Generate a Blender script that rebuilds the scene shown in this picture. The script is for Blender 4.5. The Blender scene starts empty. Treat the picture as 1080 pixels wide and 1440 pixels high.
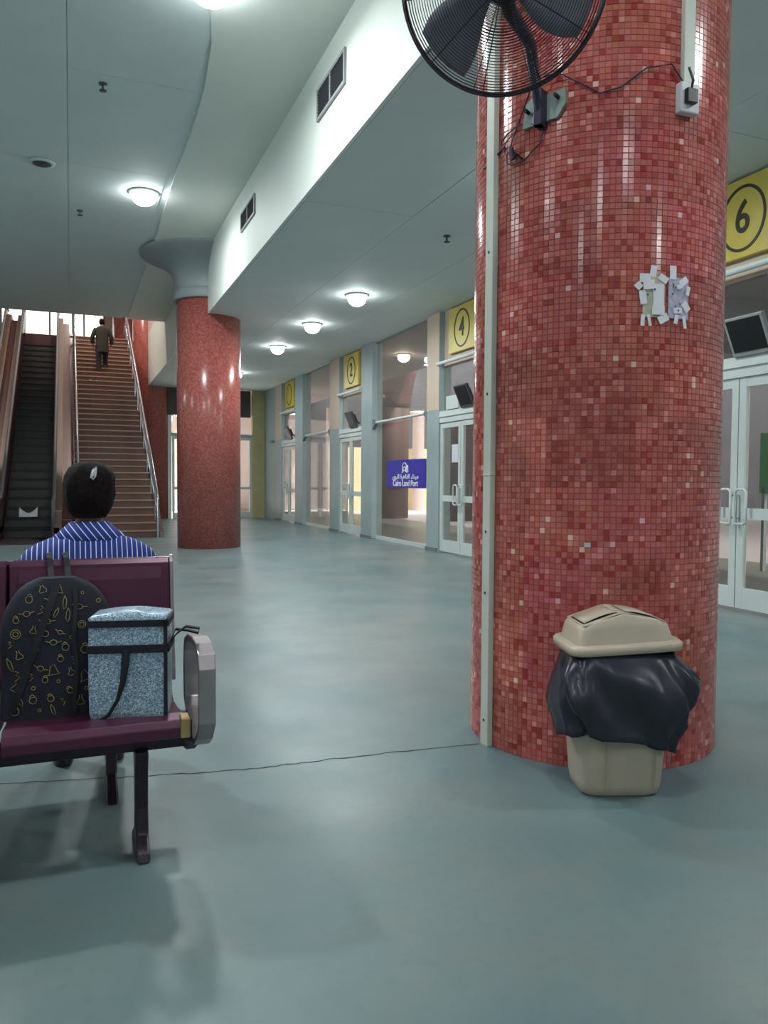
import bpy, bmesh, math, random
from math import sin, cos, pi, radians, atan2, sqrt
from mathutils import Vector, Matrix, noise
random.seed(7)
C = bpy.context.scene.collection
S = bpy.context.scene

# ------------------------------------------------------------------ camera, world, exposure
def setup_camera():
    yaw, pitch, roll = radians(21.798), radians(2.255), radians(0.35)
    F = Vector((sin(yaw)*cos(pitch), cos(yaw)*cos(pitch), -sin(pitch)))
    R = Vector((cos(yaw), -sin(yaw), 0)); U = R.cross(F)
    R2 = R*cos(roll)+U*sin(roll); U2 = U*cos(roll)-R*sin(roll)
    cd = bpy.data.cameras.new('camera'); cam = bpy.data.objects.new('camera', cd); C.objects.link(cam)
    m = Matrix((R2, U2, -F)).transposed().to_4x4(); m.translation = (0, 0, 1.3)
    cam.matrix_world = m
    cd.sensor_fit = 'HORIZONTAL'; cd.sensor_width = 36; cd.lens = 36*1100/1080
    cd.clip_start = 0.05; cd.clip_end = 400
    S.camera = cam
setup_camera()
S.view_settings.view_transform = 'Standard'; S.view_settings.look = 'None'
S.view_settings.gamma = 1; S.view_settings.use_curve_mapping = False
S.view_settings.exposure = 0.12
w = bpy.data.worlds.new('sky'); S.world = w; w.use_nodes = True
w.node_tree.nodes['Background'].inputs[0].default_value = (1.0, 0.97, 0.96, 1)
w.node_tree.nodes['Background'].inputs[1].default_value = 5.0
sl_ = bpy.data.lights.new('sun', 'SUN'); sl_.energy = 5.0; sl_.angle = radians(1.5); sl_.color = (1, .95, .88)
sun = bpy.data.objects.new('sun', sl_); C.objects.link(sun); sun.rotation_euler = Vector((-.30, .55, -.78)).to_track_quat('-Z', 'Y').to_euler()
LAMP_W = 74.0            # watts per hall lamp
COOL = (0.95, 1.0, 1.0)

# ------------------------------------------------------------------ materials
def lin(c): 
    c = c/255.0
    return c/12.92 if c <= 0.04045 else ((c+0.055)/1.055)**2.4
def rgb(r, g, b): return (lin(r), lin(g), lin(b), 1)
def mat(name, col, rough=0.5, metal=0.0, noise_amt=0.0, scale=8, bump=0.0, col2=None, emit=0, spec=0.5):
    m = bpy.data.materials.new(name); m.use_nodes = True
    nt = m.node_tree; b = nt.nodes['Principled BSDF']
    b.inputs['Base Color'].default_value = col; b.inputs['Roughness'].default_value = rough
    b.inputs['Metallic'].default_value = metal; b.inputs['Specular IOR Level'].default_value = spec
    if emit:
        b.inputs['Emission Color'].default_value = col; b.inputs['Emission Strength'].default_value = emit
    if noise_amt or col2 or bump:
        tc = nt.nodes.new('ShaderNodeTexCoord'); n = nt.nodes.new('ShaderNodeTexNoise')
        n.inputs['Scale'].default_value = scale; n.inputs['Detail'].default_value = 6
        nt.links.new(tc.outputs['Object'], n.inputs['Vector'])
        mx = nt.nodes.new('ShaderNodeMix'); mx.data_type = 'RGBA'
        rp = nt.nodes.new('ShaderNodeMapRange'); rp.inputs[1].default_value = .3; rp.inputs[2].default_value = .7
        nt.links.new(n.outputs[0], rp.inputs[0]); nt.links.new(rp.outputs[0], mx.inputs[0])
        c2 = col2 or tuple(max(0, x*(1-noise_amt)) for x in col[:3])+(1,)
        mx.inputs[6].default_value = col; mx.inputs[7].default_value = c2
        nt.links.new(mx.outputs[2], b.inputs['Base Color'])
        if bump:
            bp = nt.nodes.new('ShaderNodeBump'); bp.inputs['Strength'].default_value = bump; bp.inputs['Distance'].default_value = .01
            nt.links.new(n.outputs[0], bp.inputs['Height']); nt.links.new(bp.outputs[0], b.inputs['Normal'])
    return m
def glass_mat(name, tint, refl=0.12):
    m = bpy.data.materials.new(name); m.use_nodes = True; nt = m.node_tree
    nt.nodes.clear(); o = nt.nodes.new('ShaderNodeOutputMaterial')
    t = nt.nodes.new('ShaderNodeBsdfTransparent'); t.inputs[0].default_value = tint
    g = nt.nodes.new('ShaderNodeBsdfGlossy'); g.inputs['Roughness'].default_value = .03
    f = nt.nodes.new('ShaderNodeFresnel'); ge = nt.nodes.new('ShaderNodeNewGeometry'); mr = nt.nodes.new('ShaderNodeMapRange')
    mr.inputs[3].default_value = 1.38; mr.inputs[4].default_value = 1/1.38   # same reflectance on both faces of the pane
    nt.links.new(ge.outputs['Backfacing'], mr.inputs[0]); nt.links.new(mr.outputs[0], f.inputs[0])
    mx = nt.nodes.new('ShaderNodeMixShader')
    nt.links.new(f.outputs[0], mx.inputs[0]); nt.links.new(t.outputs[0], mx.inputs[1]); nt.links.new(g.outputs[0], mx.inputs[2])
    # thin film of dust
    d = nt.nodes.new('ShaderNodeBsdfDiffuse'); d.inputs[0].default_value = (.55, .55, .52, 1)
    m2 = nt.nodes.new('ShaderNodeMixShader'); m2.inputs[0].default_value = refl
    nt.links.new(mx.outputs[0], m2.inputs[1]); nt.links.new(d.outputs[0], m2.inputs[2]); nt.links.new(m2.outputs[0], o.inputs[0])
    return m
M = {}
M['ceil'] = mat('ceiling_paint', rgb(212, 222, 221), .7, noise_amt=.06, scale=1.5)
M['wall'] = mat('wall_paint', rgb(190, 200, 198), .6, noise_amt=.08, scale=2)
M['pinkwall'] = mat('pink_plaster', rgb(216, 196, 190), .7, noise_amt=.06)
M['fascia'] = mat('fascia_paint', rgb(222, 228, 222), .6, noise_amt=.03, scale=2)
M['capital'] = mat('capital_grey_paint', rgb(150, 158, 162), .45, noise_amt=.1, scale=3)
M['frame'] = mat('white_aluminium', rgb(205, 214, 212), .4, noise_amt=.08, scale=5)
M['post'] = mat('grey_post_paint', rgb(158, 174, 176), .45, noise_amt=.12, scale=3)
M['postd'] = mat('dark_grey_post_paint', rgb(118, 128, 132), .45, noise_amt=.12, scale=3)
M['beige'] = mat('beige_finish', rgb(205, 186, 168), .6, noise_amt=.08, scale=3)
M['yellowwall'] = mat('pale_yellow_paint', rgb(186, 180, 132), .6, noise_amt=.12, scale=4)
M['brown'] = mat('dark_brown_panel', rgb(78, 68, 70), .6, noise_amt=.2, scale=3)
M['yellow'] = mat('sign_yellow', rgb(208, 188, 84), .4, noise_amt=.1, scale=6)
M['black'] = mat('black_plastic', rgb(22, 22, 26), .4)
M['ink'] = mat('black_lettering', rgb(30, 32, 22), .5)
M['blue'] = mat('sign_blue', rgb(62, 56, 168), .4)
M['white'] = mat('white_lettering', rgb(232, 234, 240), .5)
M['paper'] = mat('white_paper', rgb(222, 220, 228), .8, noise_amt=.06, scale=30)
M['papery'] = mat('yellowed_paper', rgb(198, 196, 176), .8, noise_amt=.3, scale=60)
M['paperp'] = mat('lilac_print_paper', rgb(190, 184, 208), .8, noise_amt=.35, scale=60)
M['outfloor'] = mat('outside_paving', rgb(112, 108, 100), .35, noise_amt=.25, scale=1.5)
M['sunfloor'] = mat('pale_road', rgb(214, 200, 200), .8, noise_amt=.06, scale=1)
M['canopy'] = mat('canopy_soffit', rgb(176, 164, 162), .7, noise_amt=.1, scale=2)
M['darkroof'] = mat('dark_shed_roof', rgb(92, 90, 96), .8, noise_amt=.3, scale=1)
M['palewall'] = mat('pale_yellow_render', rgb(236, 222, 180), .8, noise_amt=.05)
M['chrome'] = mat('worn_chrome', rgb(168, 158, 160), .36, .8, noise_amt=.25, scale=14)
M['purple'] = mat('purple_enamel', rgb(88, 40, 66), .3, .25, noise_amt=.2, scale=9)
M['legmetal'] = mat('dark_purple_metal', rgb(62, 52, 60), .35, .6, noise_amt=.25, scale=12)
M['capblk'] = mat('grey_rubber', rgb(78, 78, 84), .6)
M['brass'] = mat('worn_brass_edge', rgb(190, 160, 110), .3, .8)
M['bin'] = mat('beige_plastic', rgb(184, 170, 152), .38, noise_amt=.07, scale=7)
M['bag'] = mat('black_liner_plastic', rgb(42, 41, 54), .27, noise_amt=.2, scale=9)
M['webbing'] = mat('black_webbing', rgb(20, 20, 26), .75)
M['fanwire'] = mat('fan_wire', rgb(62, 58, 66), .4, .5)
M['fanmetal'] = mat('fan_dark_metal', rgb(52, 48, 66), .4, .4)
M['fanblade'] = mat('fan_blade_grey', rgb(140, 136, 150), .4, .3)
M['plate'] = mat('grey_mount_plate', rgb(150, 164, 160), .45, .2, noise_amt=.2, scale=20)
M['duct'] = mat('cable_duct_plastic', rgb(196, 200, 190), .4, noise_amt=.1, scale=6)
M['vent'] = mat('vent_dark', rgb(70, 72, 78), .5)
M['ventframe'] = mat('vent_frame', rgb(150, 152, 152), .5)
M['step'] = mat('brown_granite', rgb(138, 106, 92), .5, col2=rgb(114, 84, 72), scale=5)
M['riser'] = mat('shaded_riser_stone', rgb(104, 80, 70), .6, noise_amt=.2, scale=6)  # shadow under the step nosings is put into this darker riser colour
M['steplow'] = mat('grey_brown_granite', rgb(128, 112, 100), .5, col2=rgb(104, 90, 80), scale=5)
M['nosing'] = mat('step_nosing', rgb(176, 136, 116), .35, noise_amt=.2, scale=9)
M['escstep'] = mat('escalator_black', rgb(38, 36, 38), .45, .3, noise_amt=.3, scale=4)
M['escdeck'] = mat('escalator_tan_deck', rgb(104, 86, 74), .42, .2, noise_amt=.2, scale=3)
M['escside'] = mat('escalator_dark_red_side', rgb(72, 42, 42), .35, .2, noise_amt=.25, scale=2)
M['rail'] = mat('steel_tube', rgb(176, 182, 192), .25, .85)
M['skin'] = mat('skin', rgb(168, 118, 96), .55)
M['hair'] = mat('dark_brown_hair', rgb(30, 22, 22), .8, noise_amt=.5, scale=45, bump=.6, spec=.15)
M['olive'] = mat('dark_olive_cloth', rgb(50, 49, 43), .9, noise_amt=.2, scale=12)
M['blackcloth'] = mat('black_cloth', rgb(34, 38, 42), .9, noise_amt=.2, scale=12)
M['clip'] = mat('silver_clip', rgb(225, 225, 232), .25, .5)
M['gold'] = mat('gold_print', rgb(168, 146, 92), .5)
M['backpack'] = mat('navy_canvas', rgb(26, 30, 46), .85, col2=rgb(20, 20, 30), scale=6, bump=.3)
M['green'] = mat('green_panel', rgb(40, 140, 70), .5)
M['glass'] = glass_mat('door_glass', (.80, .82, .80, 1), .05)
M['glassd'] = glass_mat('dusty_glass', (.84, .86, .84, 1), .07)
M['lens'] = mat('lamp_lens', (0.93, 1, 1, 1), .5, emit=30)
M['lenswarm'] = mat('warm_lamp_lens', (1, .80, .62, 1), .5, emit=25)
M['socket'] = mat('socket_white', rgb(204, 204, 210), .4)
M['ply'] = mat('crack_dark', rgb(56, 52, 50), .9)

def floor_mat():
    m = bpy.data.materials.new('worn_teal_floor_paint'); m.use_nodes = True; nt = m.node_tree; b = nt.nodes['Principled BSDF']
    L = nt.links.new
    tc = nt.nodes.new('ShaderNodeTexCoord')
    def nz(scale, detail=5, sx=1, sy=1):
        mp = nt.nodes.new('ShaderNodeMapping'); mp.inputs['Scale'].default_value = (sx, sy, 1); L(tc.outputs['Object'], mp.inputs[0])
        n = nt.nodes.new('ShaderNodeTexNoise'); n.inputs['Scale'].default_value = scale; n.inputs['Detail'].default_value = detail
        L(mp.outputs[0], n.inputs['Vector']); return n.outputs[0]
    def mr(s, a, b_, c=0, d=1):
        r = nt.nodes.new('ShaderNodeMapRange'); r.inputs[1].default_value = a; r.inputs[2].default_value = b_
        r.inputs[3].default_value = c; r.inputs[4].default_value = d; L(s, r.inputs[0]); return r.outputs[0]
    def mix(f, a, b_):
        x = nt.nodes.new('ShaderNodeMix'); x.data_type = 'RGBA'; L(f, x.inputs[0])
        for i, v in ((6, a), (7, b_)):
            if isinstance(v, tuple): x.inputs[i].default_value = v
            else: L(v, x.inputs[i])
        return x.outputs[2]
    a = mix(mr(nz(1.1), .3, .7), rgb(94, 114, 117), rgb(122, 132, 130))
    a = mix(mr(nz(.45, 3, 1, .6), .38, .72, 0, .8), a, rgb(90, 123, 130))
    a = mix(mr(nz(2.6, 8), .5, .85, 0, .6), a, rgb(122, 122, 114))
    a = mix(mr(nz(22, 6), .52, .78, 0, .35), a, rgb(92, 108, 106))
    L(a, b.inputs['Base Color'])
    L(mr(nz(1.7, 5), .3, .75, .30, .46), b.inputs['Roughness'])
    bp = nt.nodes.new('ShaderNodeBump'); bp.inputs['Strength'].default_value = .05; bp.inputs['Distance'].default_value = .01
    L(nz(5, 4), bp.inputs['Height']); L(bp.outputs[0], b.inputs['Normal'])
    return m
M['floor'] = floor_mat()

def tile_attr_mat():
    m = bpy.data.materials.new('glass_mosaic'); m.use_nodes = True; nt = m.node_tree; b = nt.nodes['Principled BSDF']; L = nt.links.new
    at = nt.nodes.new('ShaderNodeAttribute'); at.attribute_name = 'col'
    tc = nt.nodes.new('ShaderNodeTexCoord'); n = nt.nodes.new('ShaderNodeTexNoise'); n.inputs['Scale'].default_value = 2.3; n.inputs['Detail'].default_value = 4
    L(tc.outputs['Object'], n.inputs['Vector'])
    r = nt.nodes.new('ShaderNodeMapRange'); r.inputs[1].default_value = .55; r.inputs[2].default_value = .75; r.inputs[3].default_value = 0; r.inputs[4].default_value = .55
    L(n.outputs[0], r.inputs[0])
    mx = nt.nodes.new('ShaderNodeMix'); mx.data_type = 'RGBA'; L(r.outputs[0], mx.inputs[0]); L(at.outputs['Color'], mx.inputs[6]); mx.inputs[7].default_value = rgb(112, 62, 58)
    L(mx.outputs[2], b.inputs['Base Color']); b.inputs['Roughness'].default_value = .16
    return m
M['mosaic'] = tile_attr_mat()
M['grout'] = mat('mosaic_grout', rgb(166, 98, 92), .8, noise_amt=.3, scale=3)
def far_mosaic(r=.6):
    m = bpy.data.materials.new('distant_mosaic'); m.use_nodes = True; nt = m.node_tree; b = nt.nodes['Principled BSDF']; L = nt.links.new
    tc = nt.nodes.new('ShaderNodeTexCoord'); sp = nt.nodes.new('ShaderNodeSeparateXYZ'); L(tc.outputs['Object'], sp.inputs[0])
    def mt(op, a, b_=None):
        n = nt.nodes.new('ShaderNodeMath'); n.operation = op
        for i, v in ((0, a), (1, b_)):
            if v is None: continue
            if isinstance(v, (int, float)): n.inputs[i].default_value = v
            else: L(v, n.inputs[i])
        return n.outputs[0]
    u = mt('FLOOR', mt('MULTIPLY', mt('ARCTAN2', sp.outputs[1], sp.outputs[0]), r/.026)); v = mt('FLOOR', mt('DIVIDE', sp.outputs[2], .026))
    cb = nt.nodes.new('ShaderNodeCombineXYZ'); L(u, cb.inputs[0]); L(v, cb.inputs[1])
    wn = nt.nodes.new('ShaderNodeTexWhiteNoise'); wn.noise_dimensions = '2D'; L(cb.outputs[0], wn.inputs[0])
    cr = nt.nodes.new('ShaderNodeValToRGB'); L(wn.outputs[0], cr.inputs[0])
    e = cr.color_ramp.elements; e[0].color = rgb(148, 76, 70); e[1].color = rgb(172, 104, 96); e.new(.5).color = rgb(160, 86, 78)
    L(cr.outputs[0], b.inputs['Base Color']); b.inputs['Roughness'].default_value = .22
    return m
M['farmosaic'] = far_mosaic(); M['outcol'] = mat('dull_brown_column', rgb(120, 92, 88), .5, noise_amt=.15, scale=4)
def stripe_mat(name, rot=0.0, freq=52):
    m = bpy.data.materials.new(name); m.use_nodes = True; nt = m.node_tree; b = nt.nodes['Principled BSDF']; L = nt.links.new
    tc = nt.nodes.new('ShaderNodeTexCoord'); mp = nt.nodes.new('ShaderNodeMapping'); mp.inputs['Rotation'].default_value = (0, rot, 0); L(tc.outputs['Object'], mp.inputs[0])
    sp = nt.nodes.new('ShaderNodeSeparateXYZ'); L(mp.outputs[0], sp.inputs[0])
    a = nt.nodes.new('ShaderNodeMath'); a.operation = 'MULTIPLY'; a.inputs[1].default_value = freq; L(sp.outputs[0], a.inputs[0])
    f = nt.nodes.new('ShaderNodeMath'); f.operation = 'FRACT'; L(a.outputs[0], f.inputs[0])
    g = nt.nodes.new('ShaderNodeMath'); g.operation = 'LESS_THAN'; g.inputs[1].default_value = .16; L(f.outputs[0], g.inputs[0])
    mx = nt.nodes.new('ShaderNodeMix'); mx.data_type = 'RGBA'; L(g.outputs[0], mx.inputs[0]); mx.inputs[6].default_value = rgb(30, 52, 132); mx.inputs[7].default_value = rgb(214, 220, 236)
    L(mx.outputs[2], b.inputs['Base Color']); b.inputs['Roughness'].default_value = .85
    return m
M['stripe'] = stripe_mat('blue_white_stripe'); M['striped'] = stripe_mat('blue_white_collar', radians(38), 46)
def glitter_mat():
    m = bpy.data.materials.new('silver_blue_glitter'); m.use_nodes = True; nt = m.node_tree; b = nt.nodes['Principled BSDF']; L = nt.links.new
    tc = nt.nodes.new('ShaderNodeTexCoord'); v = nt.nodes.new('ShaderNodeTexVoronoi'); v.inputs['Scale'].default_value = 330; L(tc.outputs['Object'], v.inputs['Vector'])
    cr = nt.nodes.new('ShaderNodeValToRGB'); sp = nt.nodes.new('ShaderNodeSeparateColor'); L(v.outputs['Color'], sp.inputs[0]); L(sp.outputs[0], cr.inputs[0])
    e = cr.color_ramp.elements; e[0].color = rgb(84, 112, 140); e[1].color = rgb(226, 236, 244); e.new(.5).color = rgb(140, 168, 190)
    L(cr.outputs[0], b.inputs['Base Color']); b.inputs['Roughness'].default_value = .35; b.inputs['Metallic'].default_value = .35
    bp = nt.nodes.new('ShaderNodeBump'); bp.inputs['Strength'].default_value = .7; bp.inputs['Distance'].default_value = .002; L(sp.outputs[1], bp.inputs['Height']); L(bp.outputs[0], b.inputs['Normal'])
    return m
M['glitter'] = glitter_mat()

# ------------------------------------------------------------------ mesh helpers
class MB:
    def __init__(s): s.v = []; s.f = []; s.smooth = set()
    def add(s, vs, fs, smooth=False):
        o = len(s.v); s.v += [tuple(p) for p in vs]
        for f in fs:
            if smooth: s.smooth.add(len(s.f))
            s.f.append(tuple(i+o for i in f))
        return s
    def box(s, x0, x1, y0, y1, z0, z1, mtx=None):
        vs = [Vector((x, y, z)) for z in (z0, z1) for y in (y0, y1) for x in (x0, x1)]
        if mtx: vs = [mtx @ v for v in vs]
        return s.add(vs, [(0, 2, 3, 1), (4, 5, 7, 6), (0, 1, 5, 4), (2, 6, 7, 3), (0, 4, 6, 2), (1, 3, 7, 5)])
    def tube(s, pts, r, n=8, closed=False, cap=True):
        pts = [Vector(p) for p in pts]; N = len(pts); rs = r if isinstance(r, (list, tuple)) else [r]*N
        up = None; rings = []
        for i, p in enumerate(pts):
            if closed: t = pts[(i+1) % N]-pts[i-1]
            else: t = pts[min(i+1, N-1)]-pts[max(i-1, 0)]
            t.normalize()
            if up is None: up = Vector((0, 0, 1)) if abs(t.z) < .9 else Vector((1, 0, 0))
            a = up-t*up.dot(t)
            if a.length < 1e-4: a = t.orthogonal()
            a.normalize(); b = t.cross(a); up = a
            rings.append([p+(a*cos(2*pi*k/n)+b*sin(2*pi*k/n))*rs[i] for k in range(n)])
        vs = [v for rg in rings for v in rg]; fs = []
        for i in range(N if closed else N-1):
            j = (i+1) % N
            for k in range(n): fs.append((i*n+k, i*n+(k+1) % n, j*n+(k+1) % n, j*n+k))
        s.add(vs, fs, True)
        if not closed and cap:
            s.add(rings[0], [tuple(range(n))[::-1]]); s.add(rings[-1], [tuple(range(n))])
        return s
    def lathe(s, prof, c=(0, 0), n=48, a0=0, a1=2*pi, smooth=True):
        full = abs(a1-a0-2*pi) < 1e-6; m = n if full else n+1; vs = []; fs = []
        for r, z in prof:
            for k in range(m):
                a = a0+(a1-a0)*k/n; vs.append((c[0]+r*cos(a), c[1]+r*sin(a), z))
        for i in range(len(prof)-1):
            for k in range(n):
                k2 = (k+1) % m
                fs.append((i*m+k, i*m+k2, (i+1)*m+k2, (i+1)*m+k))
        return s.add(vs, fs, smooth)
    def prism(s, poly, axis, a, b):
        # poly in the other two axes (cyclic order kept: x->(y,z), y->(x,z), z->(x,y))
        def P(u, v, w): return {0: (w, u, v), 1: (u, w, v), 2: (u, v, w)}[axis]
        n = len(poly); vs = [P(u, v, a) for u, v in poly]+[P(u, v, b) for u, v in poly]
        fs = [tuple(range(n))[::-1], tuple(range(n, 2*n))]+[(i, (i+1) % n, n+(i+1) % n, n+i) for i in range(n)]
        return s.add(vs, fs)
    def loft(s, rings, cap=True, smooth=True, closed=True):
        n = len(rings[0]); vs = [p for r in rings for p in r]; fs = []
        for i in range(len(rings)-1):
            for k in range(n if closed else n-1):
                fs.append((i*n+k, i*n+(k+1) % n, (i+1)*n+(k+1) % n, (i+1)*n+k))
        s.add(vs, fs, smooth)
        if cap: s.add(rings[0], [tuple(range(n))[::-1]]); s.add(rings[-1], [tuple(range(n))])
        return s
    def mesh(s, name, m):
        me = bpy.data.meshes.new(name); me.from_pydata(s.v, [], s.f); me.materials.append(m)
        for i in s.smooth: me.polygons[i].use_smooth = True
        bm = bmesh.new(); bm.from_mesh(me); bmesh.ops.recalc_face_normals(bm, faces=bm.faces); bm.to_mesh(me); bm.free()
        return me
    def build(s, name, m, parent=None, bevel=0, **kw):
        if isinstance(m, str): m = M[m]
        o = bpy.data.objects.new(name, s.mesh(name, m)); C.objects.link(o)
        if parent: o.parent = parent; 
        if bevel:
            md = o.modifiers.new('bevel', 'BEVEL'); md.width = bevel; md.segments = 2; md.limit_method = 'ANGLE'
        for k, v in kw.items(): o[k] = v
        return o
def empty(name, loc, label=None, cat=None, group=None, kind=None, rz=0):
    o = bpy.data.objects.new(name, None); C.objects.link(o); o.location = loc; o.rotation_euler = (0, 0, rz); o.empty_display_size = .1
    return tag(o, label, cat, group, kind)
def tag(o, label=None, cat=None, group=None, kind=None):
    if label: o['label'] = label
    if cat: o['category'] = cat
    if group: o['group'] = group
    if kind: o['kind'] = kind
    return o
def box(*a): return MB().box(*a)
def struct(name, mb, m, label=None, parent=None, **k):
    o = mb.build(name, m, parent, **k)
    if not parent: o['kind'] = 'structure'
    if label: o['label'] = label
    return o
def sub(o, lv=1):
    md = o.modifiers.new('sub', 'SUBSURF'); md.levels = lv; md.render_levels = lv; return o
def dup(o, parent=None, root=True):
    c = o.copy(); C.objects.link(c)
    if parent: c.parent = parent
    for ch in o.children: dup(ch, c)
    return c
def superell(cx, cy, z, a, b, n=32, e=.5, fz=None):
    r = []
    for k in range(n):
        t = 2*pi*k/n; c, s_ = cos(t), sin(t)
        x = cx+a*math.copysign(abs(c)**e, c); y = cy+b*math.copysign(abs(s_)**e, s_)
        r.append((x, y, z if fz is None else fz(x, y, z)))
    return r

ZL, ZU, XF = 4.40, 5.60, 2.42      # low ceiling, upper ceiling, fascia plane
# ------------------------------------------------------------------ setting: floors, ceilings, walls
fl = struct('floor', box(-9, 6.42, -7, 27.1, -.2, 0), 'floor', 'worn teal painted concrete hall floor')
cr = []; random.seed(3)
def crack(pts, wd=.005):
    mb = MB(); P2 = []
    for i in range(len(pts)-1):
        (x0, y0), (x1, y1) = pts[i], pts[i+1]; n = 14
        for k in range(n): t = k/n; P2.append((x0+(x1-x0)*t+random.uniform(-.003, .003), y0+(y1-y0)*t+random.uniform(-.008, .008)))
    vs = []; fs = []
    for i, (x, y) in enumerate(P2):
        q = wd*random.uniform(.4, 1.3); vs += [(x, y-q, .001), (x, y+q, .001)]
        if i: fs.append((2*i-2, 2*i, 2*i+1, 2*i-1))
    mb.add(vs, fs); return mb
crack([(-.3, 3.66), (.367, 3.513), (.731, 3.447), (1.166, 3.437), (1.92, 3.38)]).build('floor_crack', 'ply', fl, label='dark hairline crack across the floor')
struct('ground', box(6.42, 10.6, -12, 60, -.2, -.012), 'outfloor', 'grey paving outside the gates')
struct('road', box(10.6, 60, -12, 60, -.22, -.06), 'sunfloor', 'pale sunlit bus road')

# upper ceiling: backing and lift-out panels
uc = empty('ceiling', (0, 0, 0), 'pale grey panelled upper ceiling', None, None, 'structure')
box(-9, XF, -7, 22.1, ZU+.02, 6.1).build('slab', 'ceil', uc)
xs = [-9, -7, -5.6, -4.2, -2.8, -1.4, 0, 1.30]; ys = [-7, -4.25, -1.6, 1.05, 3.7, 6.35, 9.0, 11.65, 14.3, 16.95, 19.6, 22.1]
pm = {}
for i in range(len(xs)-1):
    for j in range(len(ys)-1):
        a, b = xs[i+1]-xs[i], ys[j+1]-ys[j]; key = (round(a, 3), round(b, 3))
        if key not in pm: pm[key] = box(.003, a-.003, .003, b-.003, 0, .02).mesh('panel', M['ceil'])
        o = bpy.data.objects.new('panel', pm[key]); C.objects.link(o); o.parent = uc; o.location = (xs[i], ys[j], ZU+random.uniform(-.002, .002))
# dropped border strip with a softly curved edge next to the fascia
edge = [(1.05, -7), (1.05, 5.5), (1.2, 7.25), (1.32, 7.95), (1.40, 8.9), (1.42, 9.9), (1.40, 11.9), (1.41, 13.0), (1.43, 14.2), (1.43, 22.1)]
MB().prism(edge+[(XF, 22.1), (XF, -7)], 2, ZU-.018, ZU+.019).build('border_strip', 'fascia', uc)
# low ceiling over the gates
lc = empty('ceiling_gate_side', (0, 0, 0), 'lower grey ceiling over the gates', None, None, 'structure'); lc.name = 'ceiling_low'
box(XF+.01, 6.5, -7, 27.1, ZL+.02, 5.7).build('slab', 'ceil', lc)
xs2 = [XF+.012, 3.75, 5.1, 6.5]; ys2 = [-7+k*3.1 for k in range(12)]
for i in range(3):
    for j in range(11):
        a, b = xs2[i+1]-xs2[i], ys2[j+1]-ys2[j]; key = (round(a, 3), round(b, 3))
        if key not in pm: pm[key] = box(.003, a-.003, .003, b-.003, 0, .02).mesh('panel', M['ceil'])
        o = bpy.data.objects.new('panel', pm[key]); C.objects.link(o); o.parent = lc; o.location = (xs2[i], ys2[j], ZL+random.uniform(-.0015, .0015))
struct('wall_fascia', box(XF-.03, XF+.01, -7, 27.1, ZL, ZU+.5), 'fascia', 'long white fascia between the two ceiling levels')
# walls
struct('wall_left', box(-9.2, -9, -7, 46, 0, 10.7), 'wall')
struct('wall_back', box(-9.2, 6.7, -7.2, -7, 0, 6.1), 'wall')
struct('wall_right', box(6.35, 6.6, -7, 4.45, 0, 5.7), 'wall')
struct('wall_far', box(-9, -3.9, 27.1, 27.35, 0, 5.9), 'brown')
struct('wall_under_stairs', box(-3.9, 1.85, 27.1, 27.35, 0, 4.6), 'brown')
struct('wall_atrium_front', box(-9, XF, 21.9, 22.1, 6.1, 10.7), 'wall')
struct('wall_atrium_right', box(XF-.03, XF+.2, 21.5, 27.4, 6.1, 10.7), 'pinkwall', 'pale pink plaster wall above the stairwell')
struct('wall_upper_right', box(5, 5.2, 27.4, 46, 6.1, 10.7), 'pinkwall')
struct('roof_upper', box(-9.2, 5.2, 21.3, 46.2, 10.7, 10.9), 'ceil')
struct('floor_upper', box(-9, 5.2, 28.7, 46, 5.7, 6.1), 'steplow')
struct('wall_far_low', box(-9, 1.85, 28.4, 28.69, 5.4, 6.09), 'escside')
# far wall with glazed doors (y = 27)
fw = empty('wall_far_gate_side', (0, 27.1, 0), 'dark panelled far wall above the far glass doors', None, None, 'structure')
def fwbox(x0, x1, z0, z1, m, n='panel', y0=0, y1=.2): return box(x0, x1, y0, y1, z0, z1).build(n, m, fw)
fwbox(2.9, 5.82, 3.48, 4.4, 'brown', 'header_panel'); fwbox(3.02, 3.14, 0, 3.48, 'frame', 'jamb')
fwbox(5.86, 6.36, 0, 4.4, 'yellowwall', 'pillar', -.15, .2); fwbox(1.85, 3.02, 0, 4.4, 'brown', 'panel')

# window wall of the upper hall (y = 42)
uw = empty('window_1', (0, 42, 0), 'bright upper hall window wall beyond the stair head', None, None, 'structure')
box(-9, -3.1, 0, .2, 6.1, 10.7).build('wall_panel', 'pinkwall', uw); box(1.62, 5, 0, .2, 6.1, 10.7).build('wall_panel', 'pinkwall', uw)
box(-3.1, 1.62, 0, .2, 10.1, 10.7).build('wall_panel', 'pinkwall', uw)
for x in (-3.1, -2.1, -.95, .1, .62, 1.56): box(x, x+.09, -.03, .1, 6.1, 10.1).build('mullion', 'capital', uw)
for x0, x1 in ((-3.01, -2.1), (-2.01, -.95), (-.86, .1), (.19, .62), (.71, 1.56)): box(x0, x1, .04, .05, 6.1, 10.1).build('pane', 'glassd', uw)

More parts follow.
